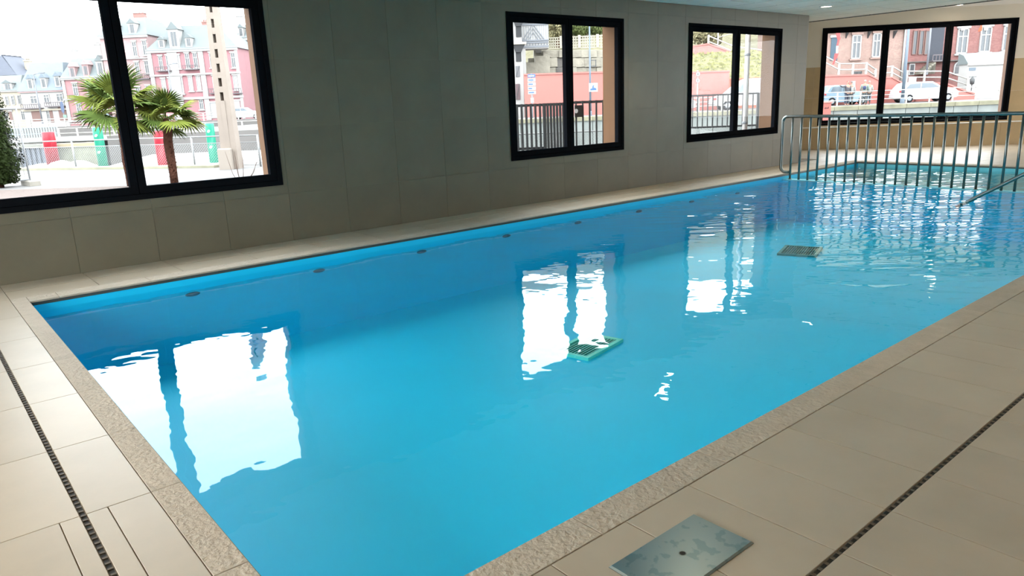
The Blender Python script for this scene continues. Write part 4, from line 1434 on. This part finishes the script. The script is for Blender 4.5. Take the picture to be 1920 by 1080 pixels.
mb = MB().box(-0.25, 0.25, 0, 0.05, 0, 0.06).box(-0.25, 0.25, 0, 0.05, 0.44, 0.50).box(-0.25, -0.18, 0, 0.05, 0, 0.5).box(0.18, 0.25, 0, 0.05, 0, 0.5)
t.part('frame', mb, O_dark)
t.part('stem', MB().tube([(-0.2, 0.02, 0), (-0.2, 0.02, -3.6)], 0.03, 6), O_dark)
t = Site('round_signs', 'two round road signs on one post before the red wall', 'sign', 56.5, 1307, 193, z=0.45)
zt = t.P(1308, 132)[1]
t.part('pole', MB().tube([(0, 0, 0), (0, 0, zt)], 0.045, 8), O_zinc)
O_sred = om('sign_red', 220, 60, 60, 0.4)
for y_ in (139, 151):
    z = t.P(1308, y_)[1]
    def disc(r, y, m, name, par=None):
        vs = [(r*math.cos(k*math.pi/10), y, z+r*math.sin(k*math.pi/10)) for k in range(20)]
        vs += [(v[0], y+0.02, v[2]) for v in vs]
        return MB().add(vs, [tuple(range(20)), tuple(range(39, 19, -1))]+[(k, (k+1) % 20, (k+1) % 20+20, k+20) for k in range(20)]).build(name, m, par or t.e)
    o = disc(0.19, -0.08, O_sred, 'sign_disc')
    disc(0.15, -0.09, O_sign, 'sign_face', o)
    MB().box(-0.04, 0.04, -0.098, -0.09, z-0.08, z+0.08).build('symbol', O_dark, o)
lamp_post('tall blue grey lamp post before the brick house in the far window', 56, 1692, 187, 1702, 20, 0.13, 1.2, O_blue, z=0.45)
lamp_post('slim grey lamp post before the dark doorway of the brick house', 63, 1737, 140, 1747, 20, 0.09, 0, O_grey)
t = Site('notice_board', 'white notice on the red wall behind the pedestrians', 'sign', 59.9, 1600, 163)
t.part('board', MB().box(-0.14, 0.14, 0, 0.04, 0, 0.45), O_sign)
t.part('notice', MB().box(-0.09, 0.09, -0.006, 0, 0.08, 0.38), om('sign_grey', 205, 205, 210))
t = Site('terrace_board', 'white board on the railing behind the lamp post', 'sign', 62.3, 1710, 155)
t.part('board', MB().box(-0.3, 0.34, 0, 0.04, 0, 0.42), O_sign)
t.part('fixing', MB().box(-0.3, 0.34, 0.04, 0.07, 0.16, 0.22), O_zinc)
t = Site('brick_pillar', 'square red pillar at the left edge of the far window', 'pillar', 40, 1549, 216)
h_ = t.P(1549, 191)[1]
t.part('shaft', MB().box(-0.24, 0.24, 0, 0.5, -1.5, h_-0.06), om('pillar_red', 226, 128, 116, noise=(3, 0.15)))
t.part('cap', MB().cbox(-0.28, 0.28, -0.04, 0.54, h_-0.06, h_, 0.02), om('pillar_cap', 232, 150, 138))
t.part('graffiti', MB().prism([(-0.12, h_*0.55), (-0.02, h_*0.62), (0.0, h_*0.5), (0.1, h_*0.66), (0.12, h_*0.5), (-0.1, h_*0.47)], 'y', -0.01, 0.0), om('dark_scrawl', 120, 60, 60))

# ------------------------------------------------------------------ brick houses behind the far window
def brick_mat(name, c1, c2, cm, k=KO):
    m = mat(name, rgb(*c1, k), 0.9)
    nt = m.node_tree
    tc = nt.nodes.new('ShaderNodeTexCoord')
    mp = nt.nodes.new('ShaderNodeMapping')
    mp.inputs['Rotation'].default_value = (R(90), 0, 0)
    nt.links.new(tc.outputs['Object'], mp.inputs[0])
    b = nt.nodes.new('ShaderNodeTexBrick')
    b.inputs['Color1'].default_value = rgb(*c1, k)
    b.inputs['Color2'].default_value = rgb(*c2, k)
    b.inputs['Mortar'].default_value = rgb(*cm, k)
    b.inputs['Scale'].default_value = 4.2
    b.inputs['Mortar Size'].default_value = 0.012
    nt.links.new(mp.outputs[0], b.inputs['Vector'])
    n = nt.nodes.new('ShaderNodeTexNoise')
    n.inputs['Scale'].default_value = 1.4
    nt.links.new(tc.outputs['Object'], n.inputs['Vector'])
    mx = nt.nodes.new('ShaderNodeMix')
    mx.data_type = 'RGBA'
    mx.blend_type = 'MULTIPLY'
    mx.inputs[0].default_value = 0.4
    nt.links.new(b.outputs[0], mx.inputs[6])
    nt.links.new(n.outputs[0], mx.inputs[7])
    nt.links.new(mx.outputs[2], nt.nodes['Principled BSDF'].inputs['Base Color'])
    return m
B_tan = brick_mat('tan_brick', (238, 204, 188), (222, 176, 164), (236, 216, 204))
B_red = brick_mat('red_brick', (218, 150, 142), (188, 118, 116), (220, 186, 176))
O_wblue = om('blue_door', 92, 120, 140)
O_dpane = om('dark_pane', 96, 98, 104, 0.3)
t = house('tan_brick_house', 'tan brick house with blue door and white windows in the far window', 68, 1490, 1692, 150, 40, B_tan, zb=2.0,
      wins=[(1605, 88, 17, 42, O_pane), (1643, 85, 15, 42, O_pane)], roof=(10, 6, 0), roof_m=O_dslate, bands=[(56, 6, O_white)],
      doors=[(1564, 92, 13, 40, O_wblue)], depth=10, sur=B_tan)
x, z = t.P(1606, 139)
win_part(t, x, z, t.m(18), t.m(10), O_dark, O_dpane)
x = t.P(1694, 90)[0]
t.part('downpipe', MB().tube([(x, -0.1, 0), (x, -0.1, t.P(1694, 42)[1])], 0.09, 8), O_rail)
for px_ in (1587, 1628, 1676):
    (x, z1_), z0_ = t.P(px_, 58), t.P(px_, 72)[1]
    t.part('eaves_bracket', MB().prism([(-0.6, z1_), (0, z1_), (0, z0_), (-0.1, z0_+0.15), (-0.35, z1_-0.25)], 'x', x-0.05, x+0.05), O_dark)
t = house('red_brick_house', 'red brick house with tall white windows and dark doorway in the far window', 68.3, 1697, 1960, 152, 22, B_red, zb=2.0,
      wins=[(1804, 77, 20, 44, O_pane), (1847, 74, 20, 44, O_pane), (1890, 72, 20, 44, O_pane)], roof=(-20, 10, 10), roof_m=O_dslate,
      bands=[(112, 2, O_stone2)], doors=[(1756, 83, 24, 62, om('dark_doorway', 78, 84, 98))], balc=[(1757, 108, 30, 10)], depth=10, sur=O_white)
for px_ in (1715, 1727, 1738):
    x, z = t.P(px_, 80)
    win_part(t, x, z, t.m(9), t.m(42), om('brown_sash', 170, 130, 120), O_dpane, bars=(0, 0))
x, z = t.P(1798, 128)
o = t.part('basement_window', MB().box(x-0.5, x+0.5, -0.1, 0, z-0.55, z+0.15).prism([(x+0.5*math.cos(R(k*20)), z+0.15+0.5*math.sin(R(k*20))) for k in range(10)], 'y', -0.1, 0), O_white)
MB().box(x-0.4, x+0.4, -0.12, -0.1, z-0.45, z+0.12).prism([(x+0.38*math.cos(R(k*20)), z+0.16+0.38*math.sin(R(k*20))) for k in range(10)], 'y', -0.12, -0.1).build('pane', O_dpane, o)
x, z = t.P(1709, 130)
o = t.part('basement_window', MB().box(x-0.25, x+0.25, -0.1, 0, z-0.5, z+0.5), O_white)
MB().box(x-0.17, x+0.17, -0.12, -0.1, z-0.45, z+0.4).build('pane', O_dpane, o)
(xa_, za), (xb_, zb) = t.P(1713, 140), t.P(1742, 118)
mb = MB()
for k in range(7):
    u = k/7
    mb.box(xa_+(xb_-xa_)*u, xb_, -1.1, 0, max(0, za), za+(zb-za)*(k+1)/7)
t.part('front_steps', mb, O_stone)
for px_ in (1804, 1847):
    x, z = t.P(px_, 52)
    t.part('keystone', MB().prism([(x-0.16, z-0.25), (x+0.16, z-0.25), (x+0.24, z+0.3), (x-0.24, z+0.3)], 'y', -0.18, 0), O_white)
# white lean-to at the right of the far window
t = Site('white_kiosk', 'white lean-to building with slate top beside the far window reveal', 'building', 63, 1835, 180, z=0.45)
a, b = t.P(1812, 150)[0], t.P(1900, 150)[0]
z0_, z1_ = t.P(1830, 120)[1], t.P(1830, 105)[1]
t.part('wall', MB().box(a, b, 0, 1.2, 0, z0_), O_white)
t.part('roof', MB().prism([(-0.2, z0_), (1.3, z0_), (1.3, z1_+0.3), (0.6, z1_+0.1)], 'x', a-0.1, b), O_slate)
t.part('fascia', MB().box(a-0.1, b, -0.22, -0.05, z0_-0.10, z0_+0.12), O_rail)
x, z = t.P(1818, 130)
t.part('sign', MB().box(x-0.05, x+0.5, -0.04, 0, z-0.12, z+0.12), O_blue)
t = Site('lantern_post', 'black lantern on a short post before the white lean-to', 'street lamp', 61, 1820, 180, z=0.45)
zt = t.P(1821, 143)[1]
t.part('post', MB().tube([(0, 0, 0), (0, 0, zt)], 0.04, 8), O_dark)
t.part('lantern', MB().lathe([(0, zt-0.7), (0.16, zt-0.6), (0.2, zt-0.25), (0.08, zt-0.1), (0, zt)], 8), O_dark)
t.part('cross_arm', MB().box(-0.3, 0.3, -0.03, 0.03, zt-0.08, zt-0.02), O_dark)
# bunting: red and white ribbon hanging before the blue door
t = Site('hanging_ribbon', 'red and white twisted ribbon hanging before the blue door', 'ribbon', 61, 1568, 122)
pts = [t.P(*p) for p in ((1571, 62), (1573, 74), (1570, 86), (1569, 100), (1566, 110), (1562, 121))]
for k in range(5):
    (a, b), (c, e_) = pts[k], pts[k+1]
    wd = 0.16 if k in (0, 3) else 0.09
    t.part('ribbon', MB().prism([(a-wd, b), (a+wd, b), (c+wd*0.8, e_), (c-wd*0.8, e_)], 'y', -0.02+0.02*(k % 2), 0.02), O_sign if k == 2 else O_sred)
t = Site('orange_ribbon', 'small orange ribbon hanging beside the right white window', 'ribbon', 61, 1838, 58)
t.part('ribbon', MB().prism([(-0.06, 0), (0.1, 0.1), (0.12, 0.9), (0.02, 0.9)], 'y', 0, 0.02), om('orange_cloth', 240, 110, 60))
t.part('tail', MB().prism([(-0.18, -0.05), (0.12, 0.0), (0.12, 0.3), (-0.12, 0.25)], 'y', -0.03, 0), om('orange_cloth', 240, 110, 60))

# ------------------------------------------------------------------ cars and van
O_tyre = om('tyre', 60, 60, 64, spec=0.1)
O_glass = om('car_glass', 140, 158, 172, 0.2)
def car(name, label, cat, d, xl, xr, yb, col, prof, cab, wheels, z=0.45, wr=0.31):
    """side-on car; prof and cab are outlines as fractions of length and metres of height"""
    t = Site(name, label, cat, d, (xl+xr)/2, yb, z)
    a, b = t.P(xl, yb)[0], t.P(xr, yb)[0]
    L = b-a
    wd = 1.72
    body = MB()
    P_ = [(a+u*L, h) for u, h in prof]
    n = len(P_)
    vs = []
    for (yy, inset) in ((0.0, 0.05), (0.10, 0.0), (wd-0.10, 0.0), (wd, 0.05)):
        cx = sum(p[0] for p in P_)/n
        vs += [(cx+(p[0]-cx)*(1-inset*0.4), yy, p[1] if inset == 0 else 0.5+(p[1]-0.5)*(1-inset)) for p in P_]
    f = []
    for k in range(3):
        f += [(k*n+i, k*n+(i+1) % n, (k+1)*n+(i+1) % n, (k+1)*n+i) for i in range(n)]
    f += [tuple(range(n)), tuple(range(3*n, 4*n))[::-1]]
    t.part('body', body.add(vs, f), col)
    for q in cab:
        Q = [(a+u*L, h) for u, h in q]
        t.part('side_window', MB().prism(Q, 'y', -0.012, 0.03), O_glass)
    for u in wheels:
        for yy in (0.02, wd-0.2):
            cx = a+u*L
            vs = [(cx+r_*math.cos(k*math.pi/8), y_, wr+r_*math.sin(k*math.pi/8)) for y_, r_ in ((yy-0.04, wr*0.9), (yy, wr), (yy+0.18, wr), (yy+0.2, wr*0.9)) for k in range(16)]
            f = [(i*16+k, i*16+(k+1) % 16, (i+1)*16+(k+1) % 16, (i+1)*16+k) for i in range(3) for k in range(16)]+[tuple(range(16)), tuple(range(48, 64))]
            o = t.part('wheel', MB().add(vs, f), O_tyre)
            vs = [(cx+wr*0.55*math.cos(k*math.pi/8), y_, wr+wr*0.55*math.sin(k*math.pi/8)) for y_ in (yy-0.05, yy-0.03) for k in range(16)]
            MB().add(vs, [tuple(range(16)), tuple(range(16, 32))]+[(k, (k+1) % 16, (k+1) % 16+16, k+16) for k in range(16)]).build('hub', O_zinc, o)
    t.part('tail_lamp', MB().box(a+L*0.005, a+L*0.04, -0.02, 0.12, 0.78, 0.92), O_sred)
    t.part('head_lamp', MB().box(b-L*0.045, b-L*0.008, -0.02, 0.12, 0.62, 0.74), O_sign)
    return t
hatch = [(0.0, 0.35), (0.0, 0.85), (0.05, 1.0), (0.12, 1.42), (0.22, 1.52), (0.48, 1.50), (0.64, 1.05), (0.92, 0.90), (1.0, 0.72), (1.0, 0.32), (0.9, 0.22), (0.1, 0.22)]
hcab = [[(0.13, 1.02), (0.17, 1.38), (0.36, 1.42), (0.36, 1.02)], [(0.38, 1.02), (0.38, 1.42), (0.47, 1.40), (0.59, 1.04)]]
C_white = om('car_white', 250, 250, 252, 0.25)
C_blue = om('car_blue', 172, 204, 226, 0.25)
car('white_car', 'white estate car parked behind the quay railing in the far window', 'car', 57.5, 1686, 1797, 187, C_white, [(0.0, 0.4), (0.02, 0.9), (0.12, 1.4), (0.2, 1.52), (0.55, 1.52), (0.72, 1.1), (0.95, 0.92), (1.0, 0.7), (1.0, 0.32), (0.9, 0.22), (0.1, 0.22)],
    [[(0.10, 1.05), (0.16, 1.36), (0.34, 1.42), (0.34, 1.05)], [(0.36, 1.05), (0.36, 1.42), (0.53, 1.40), (0.66, 1.08)]], (0.17, 0.82))
car('blue_car', 'pale blue hatchback parked behind the pedestrians', 'car', 57.5, 1545, 1634, 189, C_blue, hatch, hcab, (0.17, 0.80))
car('white_hatchback', 'white hatchback cut off by the left frame of the far window', 'car', 59.7, 1500, 1566, 186, C_white, hatch, hcab, (0.17, 0.80))
van = [(0.0, 0.45), (0.02, 0.85), (0.10, 1.05), (0.22, 1.25), (0.40, 2.05), (0.50, 2.25), (1.0, 2.25), (1.0, 0.4), (0.9, 0.3), (0.1, 0.3)]
vc = [[(0.27, 1.28), (0.41, 1.92), (0.46, 1.92), (0.46, 1.28)]]
car('white_van', 'white van parked before the red wall near the drainpipe', 'van', 56.5, 1338, 1470, 193, C_white, van, vc, (0.2, 0.8), wr=0.36)
car('white_small_car', 'white car nose at the left edge of the window by the wall end', 'car', 55.8, 1225, 1305, 196, C_white, hatch, hcab, (0.17, 0.80))
car('white_street_car', 'white car parked before the shop beside the concrete pole', 'car', 99, 430, 492, 224, C_white, hatch, hcab, (0.17, 0.80), z=1.0)
car('blue_street_car', 'pale blue car parked beside the pink dormer house', 'car', 99, 166, 218, 229, C_blue, hatch, hcab, (0.17, 0.80), z=1.0)

# ------------------------------------------------------------------ people on the quay
O_skin = om('skin', 222, 176, 152)
def skinned(name, chain, edges, m, parent, sub=1):
    me = bpy.data.meshes.new(name)
    me.from_pydata([c[0] for c in chain], edges, [])
    me.materials.append(m)
    o = link(name, me, parent)
    md = o.modifiers.new('skin', 'SKIN')
    md.use_smooth_shade = True
    for i, c in enumerate(chain):
        r_ = c[1]
        me.skin_vertices[0].data[i].radius = r_ if isinstance(r_, tuple) else (r_, r_)
        me.skin_vertices[0].data[i].use_root = (i == 0)
    if sub:
        o.modifiers.new('subsurf', 'SUBSURF').levels = sub
        o.modifiers['subsurf'].render_levels = sub
    return o
def person(label, d, px, py, h, turn, coat, legs, hair, arm=None, bag=None):
    t = Site('person', label, 'person', d, px, py, z=0.45, group='people on the quay')
    t.e.rotation_euler = (0, 0, RZ+R(turn))
    k = h/1.75
    V = lambda *p: Vector(p)*k
    armL = [V(-0.20, 0, 1.42), V(-0.27, 0.02, 1.14), V(-0.24, -0.14, 0.92), V(-0.23, -0.19, 0.84)]
    armR = [V(0.20, 0, 1.42), V(0.27, 0.02, 1.14), V(0.24, -0.14, 0.92), V(0.23, -0.19, 0.84)]
    if arm == 'point':
        armL = [V(-0.20, 0, 1.42), V(-0.46, -0.05, 1.36), V(-0.70, -0.10, 1.48), V(-0.80, -0.12, 1.52)]
    base = [(V(0, 0, 0.95), 0.13*k), (V(0, 0, 1.2), (0.16*k, 0.11*k)), (V(0, 0, 1.42), (0.17*k, 0.10*k)), (V(0, 0, 1.52), 0.055*k), (V(0, -0.015, 1.60), (0.07*k, 0.085*k)), (V(0, -0.01, 1.70), (0.075*k, 0.09*k)), (V(0, 0, 1.76), 0.045*k),
            (armL[0], 0.06*k), (armL[1], 0.048*k), (armL[2], 0.036*k), (armL[3], (0.028*k, 0.045*k)), (armR[0], 0.06*k), (armR[1], 0.048*k), (armR[2], 0.036*k), (armR[3], (0.028*k, 0.045*k)),
            (V(-0.10, 0, 0.90), 0.095*k), (V(-0.11, -0.02, 0.50), 0.062*k), (V(-0.12, 0.02, 0.10), 0.042*k), (V(-0.12, -0.14, 0.035), (0.05*k, 0.03*k)),
            (V(0.10, 0, 0.90), 0.095*k), (V(0.11, 0.04, 0.50), 0.062*k), (V(0.12, 0.08, 0.10), 0.042*k), (V(0.12, -0.08, 0.035), (0.05*k, 0.03*k))]
    ed = [(0, 1), (1, 2), (2, 3), (3, 4), (4, 5), (5, 6), (2, 7), (7, 8), (8, 9), (9, 10), (2, 11), (11, 12), (12, 13), (13, 14), (0, 15), (15, 16), (16, 17), (17, 18), (0, 19), (19, 20), (20, 21), (21, 22)]
    skinned('body', base, ed, O_skin, t.e)
    g = 1.18
    ct = [(V(0, 0, 0.86), (0.20*k, 0.15*k)), (V(0, 0, 1.15), (0.185*k, 0.14*k)), (V(0, 0, 1.40), (0.19*k, 0.125*k)), (V(0, 0, 1.49), 0.075*k), (armL[0], 0.075*k), (armL[1], 0.062*k), (armL[2], 0.05*k), (armR[0], 0.075*k), (armR[1], 0.062*k), (armR[2], 0.05*k)]
    skinned('coat', ct, [(0, 1), (1, 2), (2, 3), (2, 4), (4, 5), (5, 6), (2, 7), (7, 8), (8, 9)], coat, t.e)
    tr = [(V(0, 0, 0.94), (0.15*k, 0.12*k)), (V(-0.10, 0, 0.84), 0.105*k), (V(-0.11, -0.02, 0.50), 0.078*k), (V(-0.12, 0.02, 0.12), 0.062*k), (V(0.10, 0, 0.84), 0.105*k), (V(0.11, 0.04, 0.50), 0.078*k), (V(0.12, 0.08, 0.12), 0.062*k)]
    skinned('trousers', tr, [(0, 1), (1, 2), (2, 3), (0, 4), (4, 5), (5, 6)], legs, t.e)
    hr_ = [(V(0, 0.03, 1.66), (0.085*k, 0.08*k)), (V(0, 0.02, 1.74), (0.085*k, 0.085*k)), (V(0, 0.01, 1.79), 0.05*k)]
    skinned('hair', hr_, [(0, 1), (1, 2)], hair, t.e)
    t.part('face', MB().box(-0.045*k, -0.02*k, -0.118*k, -0.09*k, 1.66*k, 1.675*k).box(0.02*k, 0.045*k, -0.118*k, -0.09*k, 1.66*k, 1.675*k).prism([(-0.012*k, 1.61*k), (0.012*k, 1.61*k), (0, 1.66*k)], 'y', -0.13*k, -0.09*k).box(-0.025*k, 0.025*k, -0.112*k, -0.09*k, 1.575*k, 1.583*k), om('face_features', 150, 100, 90))  # eyes, nose and mouth in one darker skin tone
    if bag:
        skinned('backpack', [(V(0, 0.18, 1.08), (0.13*k, 0.09*k)), (V(0, 0.20, 1.38), (0.12*k, 0.08*k))], [(0, 1)], bag, t.e)
    return t
person('person in a dark jacket with one arm stretched out pointing', 55.6, 1587, 196, 1.74, 10, om('dark_cloth', 96, 96, 106), om('navy_cloth', 70, 84, 110), om('red_cap', 200, 70, 80), arm='point')
person('person in a pale grey coat right beside the pointing one', 55.9, 1594, 196, 1.72, 160, om('pale_cloth', 214, 222, 218), om('grey_trousers', 120, 128, 130), om('grey_hair', 170, 160, 160))
person('person with a white head covering and dark blue backpack strap', 55.6, 1619, 196, 1.76, 150, om('green_grey_cloth', 168, 190, 180), om('grey_trousers', 120, 128, 130), om('white_cap', 244, 240, 242), bag=om('navy_bag', 60, 76, 130))
person('rightmost person of four, in a light coat and pale cap', 55.8, 1627, 197, 1.68, 170, om('light_cloth', 206, 216, 208), om('dark_trousers', 96, 100, 108), om('beige_cap', 226, 206, 200))
